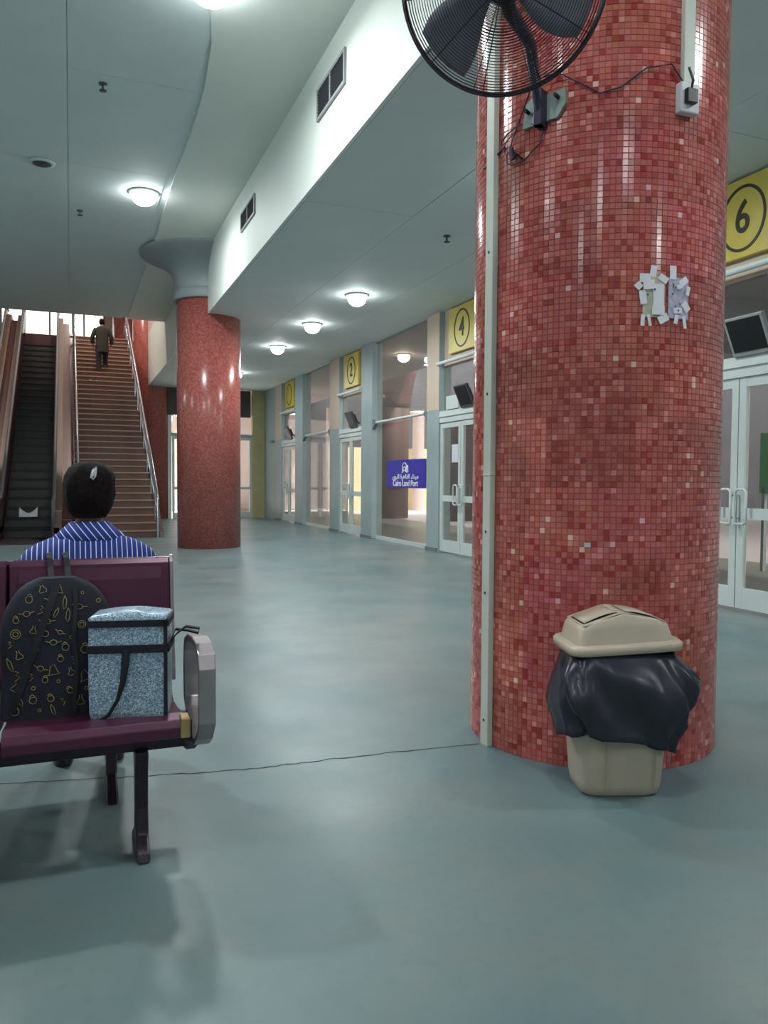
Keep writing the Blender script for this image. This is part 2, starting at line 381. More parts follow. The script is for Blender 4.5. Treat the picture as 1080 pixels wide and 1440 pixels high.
# ------------------------------------------------------------------ columns
def mosaic_column():
    cx, cy, r = 2.53, 3.4, .62
    root = empty('mosaic_column', (cx, cy, 0), 'large round column nearest the camera, clad in red mosaic tiles', 'column')
    MB().lathe([(r-.0021, 0), (r-.0021, 4.70)], n=96).build('column_core', 'grout', root)
    NC = 148; p = 2*pi/NC; ph = .0266; NR = int(4.70/ph); g = .0009; r0, r1 = r-.0022, r
    rnd = random.Random(5)
    pal = [rgb(180, 94, 88), rgb(176, 90, 85), rgb(184, 102, 96), rgb(170, 84, 80), rgb(188, 108, 104), rgb(160, 66, 60), rgb(182, 98, 82), rgb(148, 52, 50), rgb(206, 130, 126), rgb(222, 172, 168)]
    wt = [20, 18, 16, 14, 9, 9, 8, 7, 4, 1.1]
    def colr(i, j):
        c = list(rnd.choices(pal, wt)[0]); sh = noise.noise(Vector((i//12*.77, j//12*.91, 3.1)))*.30
        hue = noise.noise(Vector((i//12*1.3, j//12*1.7, 9.1)))
        k = 1+sh+rnd.uniform(-.06, .06)
        return (c[0]*k, c[1]*k*(1+.18*hue), c[2]*k*(1-.15*hue), 1)
    def tile(a, z):   # local wedge
        out = []
        for rr, e in ((r0, 0), (r1, .0011)):
            ha = (p*r/2-g-e)/r; hz = ph/2-g-e
            for da, dz in ((-ha, -hz), (ha, -hz), (ha, hz), (-ha, hz)): out.append((rr*cos(a+da), rr*sin(a+da), z+dz))
        return out
    FS = [(4, 5, 6, 7), (0, 1, 5, 4), (1, 2, 6, 5), (2, 3, 7, 6), (3, 0, 4, 7)]
    near_i = int((-127 % 360)/360*NC)
    var = []
    def mk(vs, fs, cols, name):
        me = bpy.data.meshes.new(name); me.from_pydata(vs, [], fs); me.materials.append(M['mosaic'])
        at = me.color_attributes.new('col', 'FLOAT_COLOR', 'POINT'); at.data.foreach_set('color', [x for c in cols for x in c])
        return me
    for k in range(24):
        c = colr(k*37 % NC, k*11 % NR); var.append(mk([(x-0, y, z) for x, y, z in tile(0, 0)], FS, [c]*8, 'tile'))
    V = []; Fc = []; Cc = []; cnt = 0
    for j in range(NR):
        z = ph*(j+.5); zone = 48 <= j < 68
        for i in range(NC):
            a = p*(i+.5); d = (i-near_i) % NC; d = d-NC if d > NC/2 else d
            if zone and -7 <= d < 8 and cnt < 300:
                o = bpy.data.objects.new('tile', rnd.choice(var)); C.objects.link(o); o.parent = root
                o.location = (0, 0, z); o.rotation_euler = (0, 0, a); cnt += 1; continue
            if -3.0 < 0: pass
            aw = math.degrees(a) % 360; aw = aw-360 if aw > 180 else aw
            b = len(V); V += tile(a, z); c = colr(i, j); Cc += [c]*8
            Fc += [tuple(q+b for q in f) for f in FS]
    o = bpy.data.objects.new('tile_cladding', mk(V, Fc, Cc, 'tile_cladding')); C.objects.link(o); o.parent = root; o['kind'] = 'stuff'
    return root
mosaic_column()
def capital(root, top=ZU, zr=4.70):
    MB().lathe([(.60, zr), (.66, zr), (.67, zr+.02), (.67, zr+.17), (.66, zr+.19), (.6, zr+.19)], n=64).build('neck_ring', 'capital', root)
    prof = []
    for k in range(13):
        t = k/12; prof.append((.64+.60*(t**3.2), zr+.19+(top-zr-.26)*t))
    MB().lathe(prof+[(1.27, top-.05), (1.28, top-.001), (.6, top-.001)], n=64).build('capital', 'capital', root, label='flared grey painted capital')
def far_column(x, y, z0, z1, label, cap=False, r=.605, name='mosaic_column', m='farmosaic'):
    root = empty(name, (x, y, z0), label, 'column')
    MB().lathe([(0, 0), (r, 0), (r, z1-z0), (0, z1-z0)], n=64, smooth=False).build('shaft', m, root)
    for p_ in root.children[0].data.polygons: p_.use_smooth = abs(p_.normal.z) < .5
    if cap: capital(root)
    return root
c2 = far_column(2.50, 15.45, 0, 4.92, 'round red column in mid hall under the beam with flared grey capital', True)
far_column(2.55, 27.5, 0, 10.6, 'round red column at the far end beside the staircase foot')
far_column(2.5, 39.5, 6.1, 10.6, 'red column on the upper floor beyond the stair head')
capital(bpy.data.objects['mosaic_column'])

# ------------------------------------------------------------------ gates
XG = 6.40
def text_mesh(body, size, ext, name, m, parent, loc, sx=1.0, align='CENTER', bold=0):
    cu = bpy.data.curves.new(name, 'FONT'); cu.body = body; cu.size = size; cu.extrude = ext; cu.align_x = align; cu.align_y = 'CENTER'; cu.offset = bold
    o = bpy.data.objects.new('tmp', cu); C.objects.link(o); bpy.context.view_layer.update()
    dg = bpy.context.evaluated_depsgraph_get(); me = bpy.data.meshes.new_from_object(o.evaluated_get(dg)); bpy.data.objects.remove(o)
    me.materials.clear(); me.materials.append(M[m]); t = bpy.data.objects.new(name, me); C.objects.link(t)
    # text right = -y, up = z, facing -x
    t.matrix_basis = Matrix.Translation(loc) @ Matrix(((0, 0, -1, 0), (-1, 0, 0, 0), (0, 1, 0, 0), (0, 0, 0, 1))) @ Matrix.Diagonal((sx, 1, 1, 1))
    t.parent = parent; return t
HX = 6.30  # room-side face of door leaves
def leaf(root, yh, ym, z1=2.36):
    """one swing leaf between hinge yh and meeting stile ym (local y)"""
    lo, hi = min(yh, ym)+.006, max(yh, ym)-.006; s_ = .085; mb = MB(); x0, x1 = -.10, -.05
    for a, b in ((lo, lo+s_), (hi-s_, hi)): mb.box(x0, x1, a, b, .03, z1)
    for z0, zz in ((.03, .24), (.94, 1.05), (z1-.09, z1)): mb.box(x0+.002, x1-.002, lo+s_, hi-s_, z0, zz)
    d = mb.build('door_leaf', 'frame', root)
    for z0, zz in ((.24, .94), (1.05, z1-.09)): box(-.078, -.072, lo+s_, hi-s_, z0, zz).build('pane', 'glass', d)
    sgn = 1 if yh > ym else -1
    a = ym+sgn*.03; b = ym+sgn*.17
    def rr(x): return [(x, a, .90), (x, b-sgn*.0, .90), (x, b, 1.24), (x, a, 1.24)]
    pts = []; X0 = -.155
    loop = [(a, .89), (b-sgn*.03, .89), (b, .92), (b, 1.21), (b-sgn*.03, 1.24), (a+sgn*.03, 1.24), (a, 1.21), (a, .92)]
    mb = MB().tube([(X0, y, z) for y, z in loop], .014, 8, closed=True)
    for z in (.95, 1.18): mb.tube([(X0, a, z), (-.10, a, z)], .011, 6)
    mb.build('pull_handle', 'frame', d, label='white loop pull handle')
    return d
def gate(n, c, num, lo, hi):
    """double door gate centred at y=c; posts from c+.82 to c+hi and from c-.82 to c-lo"""
    dlab = {'6': 'double glass door of the nearest gate, right of the big column', '4': 'double glass door under the sign numbered 4', '2': 'double glass door under the sign numbered 2', '': 'farthest double glass door along the right wall'}[num]
    root = empty('door_%d' % n, (XG, c, 0), dlab, None, None, 'structure')
    leaf(root, .82, 0); leaf(root, -.82, 0)
    MB().box(-.12, .02, -.82, .82, 2.37, 2.58).build('header', 'frame', root)
    MB().box(-.14, -.10, -.82, .82, 2.47, 2.50).build('header_trim', 'frame', root)
    box(-.03, -.02, -.82, .82, 2.58, 3.40).build('transom_pane', 'glass', root)
    MB().tube([(-.16, .83, 3.44), (-.16, -.83, 3.44)], .035, 10).build('cross_tube', 'frame', root, label='pale round tube above the door')
    box(-.02, .08, -.82, .82, 3.40, ZL).build('fascia_panel', 'beige', root)
    for a, b, nm in ((.82, hi, 'post'), (-lo, -.82, 'post')):
        p = box(-.13, .12, a, b, 0, ZL).build(nm, 'post', root, bevel=.006)
        if nm and a > 0: box(-.134, -.13, a+.0, b-.0, 2.62, ZL-.01).build('upper_sheet', 'beige', p)  # thin beige sheet over the upper part of the far post
        MB().box(-.16, -.125, a+.02, b-.02, .0, .07).build('foot_plate', 'postd', p)
    # sign
    lab = {'6': 'yellow gate sign with number 6, right edge of view', '4': 'yellow gate sign with a ringed 4, beside the big column edge', '2': 'yellow gate sign with a ringed 2, beyond the clear glass bay', '': 'yellow gate sign farthest away, its number unreadable'}[num]
    s_ = empty('gate_sign', (XG-.06, c+.02, 3.97), lab, 'sign', 'yellow gate signs above the doors')
    box(-.03, .035, -.51, .51, -.39, .40).build('board', 'yellow', s_, bevel=.006)
    ring = [( .29*cos(2*pi*k/48), .33*sin(2*pi*k/48)) for k in range(48)]; inn = [(y*.90, z*.91) for y, z in ring]
    mb = MB(); vs = [(x, y, z) for x in (-.036, -.028) for rg in (ring, inn) for y, z in rg]; fs = []
    for k in range(48):
        j = (k+1) % 48; fs += [(k, j, 48+j, 48+k), (k, 96+k, 96+j, j), (48+k, 48+j, 144+j, 144+k)]
    mb.add(vs, fs).build('ring', 'ink', s_)
    if num: text_mesh(num, .46, .004, 'numeral', 'ink', s_, (-.034, 0, 0), .85, bold=.004)
    # monitor above the door
    ml = {'6': 'small dark monitor tilted down above the nearest gate door', '4': 'dark monitor above the door partly hidden by the big column', '2': 'dark monitor above the middle door, beyond the blue sign', '': 'small dark monitor above the farthest gate door'}[num]
    mo = empty('monitor', (XG-.20, c-.32 if num != '6' else c-.2, 2.76), ml, 'monitor', 'monitors above the gate doors'); mo.rotation_euler = (0, radians(-24), 0)
    box(-.03, .02, -.24, .24, -.20, .20).build('housing', 'capblk' if num != '6' else 'ventframe', mo, bevel=.01)
    box(-.034, -.03, -.205, .205, -.15, .175).build('screen', 'black', mo)
    MB().box(.02, .10, -.10, .10, -.12, .10).tube([(.06, 0, -.05), (.16, 0, -.16)], .02, 8).build('bracket', 'black', mo)
    return root
GY = [(2, 6.07, '6', 1.48, 1.40), (3, 12.18, '4', 1.50, 1.34), (4, 17.95, '2', 1.51, 1.57), (5, 23.75, '', 1.65, 1.6)]
for g in GY: gate(*g)
def bay(n, y0, y1, label, m='glassd'):
    r = empty('window_%d' % n, (XG, (y0+y1)/2, 0), label, None, None, 'structure'); h = (y1-y0)/2
    k = 1
    for q in range(k):
        box(-.006, .006, -h+2*h*q/k+.006, -h+2*h*(q+1)/k-.006, .08, ZL-.03).build('pane', m, r)
    MB().box(-.03, .03, -h, h, 0, .08).build('sill_rail', 'frame', r); MB().box(-.03, .03, -h, h, ZL-.03, ZL).build('head_rail', 'postd', r)
    MB().tube([(-.09, -h, 2.60), (-.09, h, 2.60)], .03, 8).build('cross_tube', 'frame', r)
    for s_ in (-1, 1): MB().prism([(s_*h, 2.45), (s_*h, 2.68), (s_*(h-.16), 2.62), (s_*(h-.16), 2.56)], 0, -.13, -.05).build('bracket', 'postd', r)
    return r
bay(2, 7.47, 10.68, 'glass bay between gates 6 and 4, behind the big column')
bay(3, 13.52, 16.44, 'clear glass bay between gates 4 and 2')
bay(4, 19.52, 22.10, 'glass bay beyond gate 2')
struct('trim_1', box(6.27, 6.5, 25.36, 27.1, 0, ZL), 'post', 'blue grey pilaster in the far right corner')
box(-.0, .14, 0, .3, 0, .08).build('bracket', 'postd', bpy.data.objects['trim_1']).location = (6.18, 25.5, 2.55)
# far glazed doors
fd = empty('door_6', (0, 27.05, 0), 'white framed glass doors in the far end wall', None, None, 'structure')
for x0, x1 in ((3.14, 3.75), (3.75, 4.45), (4.45, 5.1), (5.1, 5.86)):
    mb = MB(); mb.box(x0+.01, x0+.09, 0, .06, 0, 2.78).box(x1-.09, x1-.01, 0, .06, 0, 2.78)
    for z0, z1 in ((0, .2), (.98, 1.07), (2.68, 2.78)): mb.box(x0+.09, x1-.09, .003, .057, z0, z1)
    d = mb.build('door_leaf', 'frame', fd); box(x0+.09, x1-.09, .025, .032, .2, 2.68).build('pane', 'glassd', d)
box(3.14, 5.86, -.02, .1, 2.78, 2.88).build('header', 'post', fd); box(3.14, 5.86, .025, .032, 2.88, 3.48).build('transom_pane', 'glassd', fd)

# blue sign on the glass
bs = empty('port_sign', (XG-.02, 14.77, 1.455), 'blue sign with white arch emblem, Arabic and English port name on the glass', 'sign')
box(-.012, .012, -.99, .99, -.29, .29).build('board', 'blue', bs)
text_mesh('Cairo Land Port', .175, .003, 'english_lettering', 'white', bs, (-.015, 0, -.20), 1.12, bold=.003)['kind'] = 'stuff'
AR = '\uFEEE\uFEEA'
ar = ''.join(reversed('\uFEE3\uFEF4\uFEE8\uFE8E\uFE80 \uFE8D\uFEDF\uFED8\uFE8E\uFEEB\uFEAE\uFE93 \uFE8D\uFEDF\uFE92\uFEAE\uFEF1'))
text_mesh(ar, .13, .003, 'arabic_lettering', 'white', bs, (-.015, 0, -.06), 1.45, bold=.002)['kind'] = 'stuff'
mb = MB()
for off, sc in ((0, 1), (.0, .58)):
    pts = [(-.016, .10*sc+.03, .03)]+[(-.016, .03+.10*sc*cos(t*pi/10), .155*sc+.03*(1-sc)+.07*sc*sin(t*pi/10)) for t in range(0, 11)]+[(-.016, .03-.10*sc, .03)]
    mb.tube(pts, .011, 6)
mb.tube([(-.016, -.10, .03), (-.016, -.10, .17), (-.016, -.14, .17), (-.016, -.16, .03)], .011, 6)
mb.tube([(-.016, .16, .02), (-.016, .03, .075), (-.016, -.12, .02)], .009, 6)
mb.build('emblem', 'white', bs)
# notices by gate 4
tag(box(0, .004, -.12, .12, -.16, .16).build('paper_notice', 'paper'), 'white paper notice on the gate 4 door glass', 'paper').location = (XG-.089, 12.42, 1.80)
tag(box(0, .12, -.24, .24, 0, .24).build('junction_box', 'frame', bevel=.008), 'pale box fixed on the gate 4 door header behind the monitor', 'box').location = (XG-.14, 12.45, 2.585)

# ------------------------------------------------------------------ outside world
struct('canopy', box(6.55, 9.15, -12, 60, 4.45, 4.8), 'canopy', 'concrete canopy soffit outside the gates')
struct('canopy_roof', box(9.0, 11.2, -12, 60, 5.7, 6.0), 'darkroof', 'darker raised canopy edge outside')
struct('shed_roof', box(13.4, 60, -12, 25, 6.2, 6.5), 'darkroof', 'dark shed roof across the road')
truss = MB()
for y in range(-8, 24, 4): truss.box(13.4, 40, y, y+.25, 5.6, 6.2)
struct('shed_beams', truss, 'darkroof')
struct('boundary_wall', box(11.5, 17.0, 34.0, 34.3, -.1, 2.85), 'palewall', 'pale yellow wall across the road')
struct('wall_opposite', box(10.7, 60, 36.5, 36.9, -.1, 12), 'darkroof')
struct('wall_opposite_side', box(30, 30.4, -12, 60, -.1, 9), 'darkroof')
struct('kiosk_block', box(12.0, 20, 23.9, 24.5, -.06, 3.4), 'brown', 'dark brown kiosk wall across the road')
struct('wall_end_outside', box(-9, 10.6, 36, 36.4, -.1, 4.4), 'pinkwall', 'pale outside wall beyond the far doors')
oc = far_column(10.64, 25.9, -.01, 5.7, 'round brown column outside at the canopy edge, seen through the clear glass bay', name='outside_column', m='outcol')
MB().lathe([(.6, 3.9), (.66, 3.95), (.68, 4.1), (.8, 4.9), (1.1, 5.69), (.6, 5.69)], n=48).build('capital', 'outcol', oc)
far_column(10.64, 13.85, -.01, 5.7, 'round canopy column outside behind the big column', name='outside_column', m='outcol')
o = MB().lathe([(.28, 0), (.28, 4.3), (.42, 4.5), (.42, 4.62), (0, 4.62)], n=32).build('pale_column', 'pinkwall'); o.location = (15.1, 33.5, -.06)
tag(o, 'slim pale round column across the road', 'column')
o = MB().lathe([(.14, 0), (.14, 4.4)], n=20).build('pale_post', 'pinkwall'); o.location = (10.2, 31.8, -.012)
tag(o, 'slim pale post seen through the glass beyond gate 2', 'post')
o = box(-.03, .03, -.6, .6, 0, .9).build('green_board', 'green'); o.location = (9.6, 8.2, 1.15)
tag(o, 'green board outside behind the nearest gate glass', 'board')
for y in (-.55, .5): box(-.03, .03, y, y+.05, -1.16, .1).build('board_leg', 'postd', o)

# ------------------------------------------------------------------ lamps
def lamp(name, loc, label, group, watts=LAMP_W, color=COOL, r=.18, lensm='lens', lit=True, cat='lamp'):
    root = empty(name, loc, label, cat, group)
    MB().lathe([(r, 0), (r+.05, -.002), (r+.05, -.018), (r+.005, -.03), (r, -.03)], n=32).build('trim_ring', 'frame', root)
    prof = [(r, -.012), (r*.9, -.03), (0, -.034)] if not lit else [(r*.8, 0), (r*.95, -.03)]+[(r*cos(t*pi/12), -.07-.12*sin(t*pi/12)) for t in range(7)]
    MB().lathe(prof, n=32).build('lens', lensm if lit else 'vent', root)
    if lit:
        l = bpy.data.lights.new('lamp_light', 'AREA'); l.shape = 'DISK'; l.size = r*1.9; l.energy = watts; l.color = color
        lo = bpy.data.objects.new('lamp_light', l); C.objects.link(lo); lo.parent = root; lo.location = (0, 0, -.20)
    return root
gU, gL = 'round lamps in the upper ceiling', 'round lamps in the low ceiling'
lamp('ceiling_lamp', (1.05, 12.4, ZU), 'bright round lamp in the upper ceiling left of the grey capital', gU)
lamp('ceiling_lamp', (1.15, 6.95, ZU-.03), 'round lamp in the upper ceiling at the top of view', gU)
for y, lb in ((1.4, 'above the camera'), (-4.0, 'behind the camera')): lamp('ceiling_lamp', (1.0, y, ZU-.03), 'round lamp in the upper ceiling nearest the fascia, '+lb, gU, watts=LAMP_W*.5)
for x in (-2.6, -6.2):
    for y in (-4.0, 1.4): lamp('ceiling_lamp', (x, y, ZU), 'round lamp in the upper ceiling '+('left of' if x > -4 else 'far left of')+(' the camera' if y > 0 else ' the rear wall area'), gU, watts=LAMP_W*.45)
lamp('ceiling_lamp', (-2.0, 6.3, ZU), 'round lamp in the upper ceiling left of the view, ahead of the bench', gU, watts=LAMP_W*2.2, r=.14)
for x, y, lb in ((-6.2, 7, 'near'), (-6.2, 12.4, 'middle'), (-6.2, 17.8, 'far')): lamp('ceiling_lamp', (x, y, ZU), lb+' lamp of the row beyond the left edge of view', gU)
for x, y, lb in ((-3.5, 24.4, 'over the escalators'), (.9, 24.6, 'over the stone staircase'), (.5, 32, 'over the stair head landing')): lamp('ceiling_lamp', (x, y, 10.7), 'added warm lamp, unseen high in the stairwell roof '+lb, 'added unseen lamps in the stairwell roof', watts=230 if y < 30 else 120, color=(1, .84, .74), lensm='lenswarm')  # unseen warm lamps, added to tint the stairs and stairwell
for y, lb in ((12.4, 'largest looking lit lamp in the low ceiling, nearest of the visible three'), (15.0, 'middle one of three lit lamps in the low ceiling'), (17.8, 'farthest of three lit lamps in the low ceiling')):
    lamp('ceiling_lamp', (4.45, y, ZL), lb, gL, watts=LAMP_W*.62, r=.15)
for y, lb in ((6.6, 'hidden behind the big column'), (1.6, 'right of the camera'), (-3.5, 'behind the camera on the gate side')): lamp('ceiling_lamp', (4.45, y, ZL), 'round lamp in the low ceiling '+lb, gL, watts=LAMP_W*.55, r=.15)
lamp('ceiling_lamp', (4.45, 22.6, ZL), 'lamp in the low ceiling behind the mid hall column', gL, watts=LAMP_W*.5, r=.15)
lamp('canopy_lamp', (7.7, 18.0, 4.45), 'warm round lamp under the canopy outside the glass', 'canopy lamps outside', watts=42, color=(1, .84, .74), r=.15, lensm='lenswarm')
lamp('canopy_lamp', (8.4, 7.0, 4.45), 'warm canopy lamp outside the nearest gate', 'canopy lamps outside', watts=30, color=(1, .9, .8), r=.15, lensm='lenswarm')
lamp('dead_lamp', (-.33, 11.75, ZU), 'unlit dark round lamp in the upper ceiling', None, r=.12, lit=False)
def sprinkler(x, y, z, label):
    r = empty('sprinkler', (x, y, z), label, 'sprinkler', 'ceiling sprinklers')
    MB().lathe([(.045, 0), (.045, -.012), (.012, -.02), (.012, -.07), (.04, -.075), (.04, -.082), (0, -.082)], n=16).build('sprinkler_head', 'vent', r)
sprinkler(.36, 9.2, ZU, 'small dark sprinkler in the upper ceiling nearest the camera'); sprinkler(.17, 13.6, ZU, 'small dark sprinkler left of the lit upper lamp')
sprinkler(4.43, 9.0, ZL, 'small dark sprinkler in the low ceiling above the 4 sign')
# fascia vents
def vent(y0, y1, z0, z1, label):
    r = empty('air_vent', (XF-.03, (y0+y1)/2, (z0+z1)/2), label, 'vent', 'air vents in the white fascia'); h = (y1-y0)/2; v = (z1-z0)/2
    box(-.006, 0, -h, h, -v, v).build('backing', 'vent', r)
    mb = MB()
    for a in ((-h-.03, h+.03, v, v+.03), (-h-.03, h+.03, -v-.03, -v), (-h-.03, -h, -v, v), (h, h+.03, -v, v), (-.015, .015, -v, v)): mb.box(-.025, 0, *a)
    mb.build('frame', 'ventframe', r); n = int(2*v/.03)
    for k in range(n):
        z = -v+.03*(k+.5); mt = Matrix.Translation((-.014, 0, z)) @ Matrix.Rotation(radians(35), 4, 'Y')
        MB().box(-.011, .011, -h, h, -.0015, .0015, mt).build('slat', 'vent', r)
vent(7.0, 7.82, 5.0, 5.26, 'larger looking air vent in the white fascia, near the top of view')
vent(10.84, 11.70, 5.0, 5.22, 'smaller looking air vent in the white fascia, nearer the grey capital')

# ------------------------------------------------------------------ staircase
RISE, RUN, SY = .165, .28, 18.3
st = empty('staircase', (0, SY, 0), 'long straight staircase of brown stone steps rising to the upper floor', 'staircase')
NS = 37
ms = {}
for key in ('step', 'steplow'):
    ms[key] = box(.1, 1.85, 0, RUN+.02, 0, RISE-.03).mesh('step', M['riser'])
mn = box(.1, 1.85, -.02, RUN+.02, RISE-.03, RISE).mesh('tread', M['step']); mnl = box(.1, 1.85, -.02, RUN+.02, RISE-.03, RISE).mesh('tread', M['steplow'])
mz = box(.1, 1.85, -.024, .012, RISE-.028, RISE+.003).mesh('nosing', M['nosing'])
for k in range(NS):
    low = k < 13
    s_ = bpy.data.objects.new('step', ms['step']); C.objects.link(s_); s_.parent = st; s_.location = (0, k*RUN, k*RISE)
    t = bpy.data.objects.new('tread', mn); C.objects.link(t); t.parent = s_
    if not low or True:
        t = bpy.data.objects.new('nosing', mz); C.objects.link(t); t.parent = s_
L_ = NS*RUN; Hh = NS*RISE
MB().prism([(0.02, 0), (.9, 0), (L_, Hh-.45), (L_, Hh-.12), (.3, 0)], 0, .12, 1.83).build('stair_body', 'steplow', st)
for x0, x1 in ((.0, .1), (1.85, 1.93)):
    MB().prism([(-.1, 0), (.7, 0), (L_, Hh-.55), (L_, Hh+.1), (-.05, .12)], 0, x0, x1).build('stringer', 'escside' if x0 < 1 else 'escdeck', st)
sl = RISE/RUN
def rail(x, name, label, mat_='rail'):
    mb = MB(); y0 = .05
    mb.tube([(x, -.1, 0), (x, -.1, .86), (x, 0, 1.0), (x, .12, 1.08), (x, L_, Hh+1.05), (x, L_+.4, Hh+1.05)], .03, 10)
    o = mb.build('handrail', mat_, st, label=label)
    for k in range(0, 11):
        y = .5+k*(L_-.6)/10; z = y*sl
        MB().tube([(x, y, z), (x, y, z+1.04)], .018, 8).build('baluster', mat_, o)
    MB().tube([(x, 0, .52), (x, L_, Hh+.52)], .016, 8).build('mid_rail', mat_, o)
rail(1.80, 'handrail', 'steel tube handrail on the right side'); rail(.15, 'handrail', 'steel tube handrail on the left side')
# litter
def crumple(name, loc, sx, sy, sz, label, cat, m='paper', seed=1, curl=0):
    rings = []
    n = 12
    vs = []; fs = []
    rd = random.Random(seed)
    for i in range(n):
        for j in range(n):
            u, v = i/(n-1)*2-1, j/(n-1)*2-1
            z = sz*(.35+.65*abs(u)**1.6*(1 if curl else .4))*(.5+.5*v)+rd.uniform(-.02, .02)*sz
            vs.append((sx*u, sy*v, max(.002, z)))
    for i in range(n-1):
        for j in range(n-1): fs.append((i*n+j, (i+1)*n+j, (i+1)*n+j+1, i*n+j+1))
    o = MB().add(vs, fs, True).build(name, m); o.location = loc
    md = o.modifiers.new('s', 'SOLIDIFY'); md.thickness = .004
    return tag(o, label, cat)
crumple('paper_litter', (.66, SY+7.02+.1, 26*RISE+.002), .11, .08, .06, 'small white scrap of litter lying on a middle stair step', 'litter', seed=4)

# ------------------------------------------------------------------ escalators
def escalator(xc, label):
    e = empty('escalator', (xc, SY, 0), label, 'escalator', 'escalators left of the staircase'); W = .5
    tread = MB(); tread.box(-W, W, -.01, .41, .22-.05, .22)
    for k in range(20): tread.box(-W+k*.05+.012, -W+k*.05+.038, 0, .40, .22, .226)
    tm = tread.mesh('step', M['escstep']); rm = MB().prism([(0, 0), (.02, .17), (.39, .17), (.39, .0)], 0, -W, W).mesh('riser', M['escstep'])
    s_run, s_rise = .373, .22
    n = int((L_-.6)/s_run)+1
    for k in range(-3, n+1):
        y = .6+k*s_run if k >= 0 else -1.0+(k+3)*.41+.1*0; z = (k)*s_rise if k >= 0 else -.21
        if k < 0: y = -.65+(k+3)*.41; z = -.215
        if z+.22 > Hh: continue
        s_ = bpy.data.objects.new('step', tm); C.objects.link(s_); s_.parent = e; s_.location = (0, y, z)
        if k >= 0: r_ = bpy.data.objects.new('riser', rm); C.objects.link(r_); r_.parent = s_
    top = [(-.9, .0), (.5, .0), (L_, Hh-.75), (L_+1.2, Hh-.75)]
    MB().prism([(.7, -.0), (1.7, 0), (L_, Hh-1.2), (L_, Hh-.5), (.9, .02)], 0, -W, W).build('truss', 'escstep', e)
    path = [(-.55, .0), (.4, .0), (L_, Hh-.18)]
    for s_ in (-1, 1):
        x0, x1 = sorted((s_*W, s_*(W+.04)))
        MB().prism([(-.75, .0), (.75, 0), (L_+.8, Hh-.6), (L_+.8, Hh+.78), (L_+.1, Hh+.78), (.35, .82), (-.5, .80), (-.72, .6)], 0, x0, x1).build('balustrade', 'escside', e)
        x0, x1 = sorted((s_*(W-.0), s_*(W+.14)))
        MB().prism([(-.72, .17), (.45, .17), (L_, Hh+.10), (L_, Hh+.22), (.4, .29), (-.72, .29)], 0, x0, x1).build('skirt_deck', 'escdeck', e)
        x0, x1 = sorted((s_*(W+.04), s_*(W+.19)))
        MB().prism([(-.72, .0), (.75, 0), (L_+.8, Hh-.6), (L_+.8, Hh+.60), (L_, Hh+.60), (.35, .62), (-.72, .62)], 0, x0, x1).build('outer_cladding', 'escdeck', e)
        x = s_*(W+.03)
        MB().tube([(x, -.70, .35), (x, -.80, .55), (x, -.72, .78), (x, -.5, .87), (x, .35, .89), (x, .55, .97), (x, L_, Hh+.86), (x, L_+.8, Hh+.86)], .038, 10).build('handrail', 'capblk', e)
    MB().prism([(-1.3, .001), (-.65, .001), (-.65, .012), (-1.3, .012)], 0, -W-.19, W+.19).build('comb_plate', 'escstep', e)
    return e
escalator(-.88, 'dark escalator directly left of the stone staircase'); escalator(-2.45, 'second escalator farther left, mostly cut by the view edge')
crumple('paper_bag', (-.90, SY+.97, .45), .19, .08, .22, 'white crescent shaped paper lying on the lower escalator steps', 'paper', seed=2, curl=1)

for x0, x1, nm in ((-.19, -.001, 'trim_2'), (-1.76, -1.57, 'trim_3')):
    o = MB().prism([(-.2, 0), (.9, 0), (L_+.6, Hh-.5), (L_+.6, Hh+.42), (L_, Hh+.42), (.3, .42), (-.2, .42)], 0, x0, x1).build(nm, 'escside', kind='structure'); o.location = (0, SY, 0)
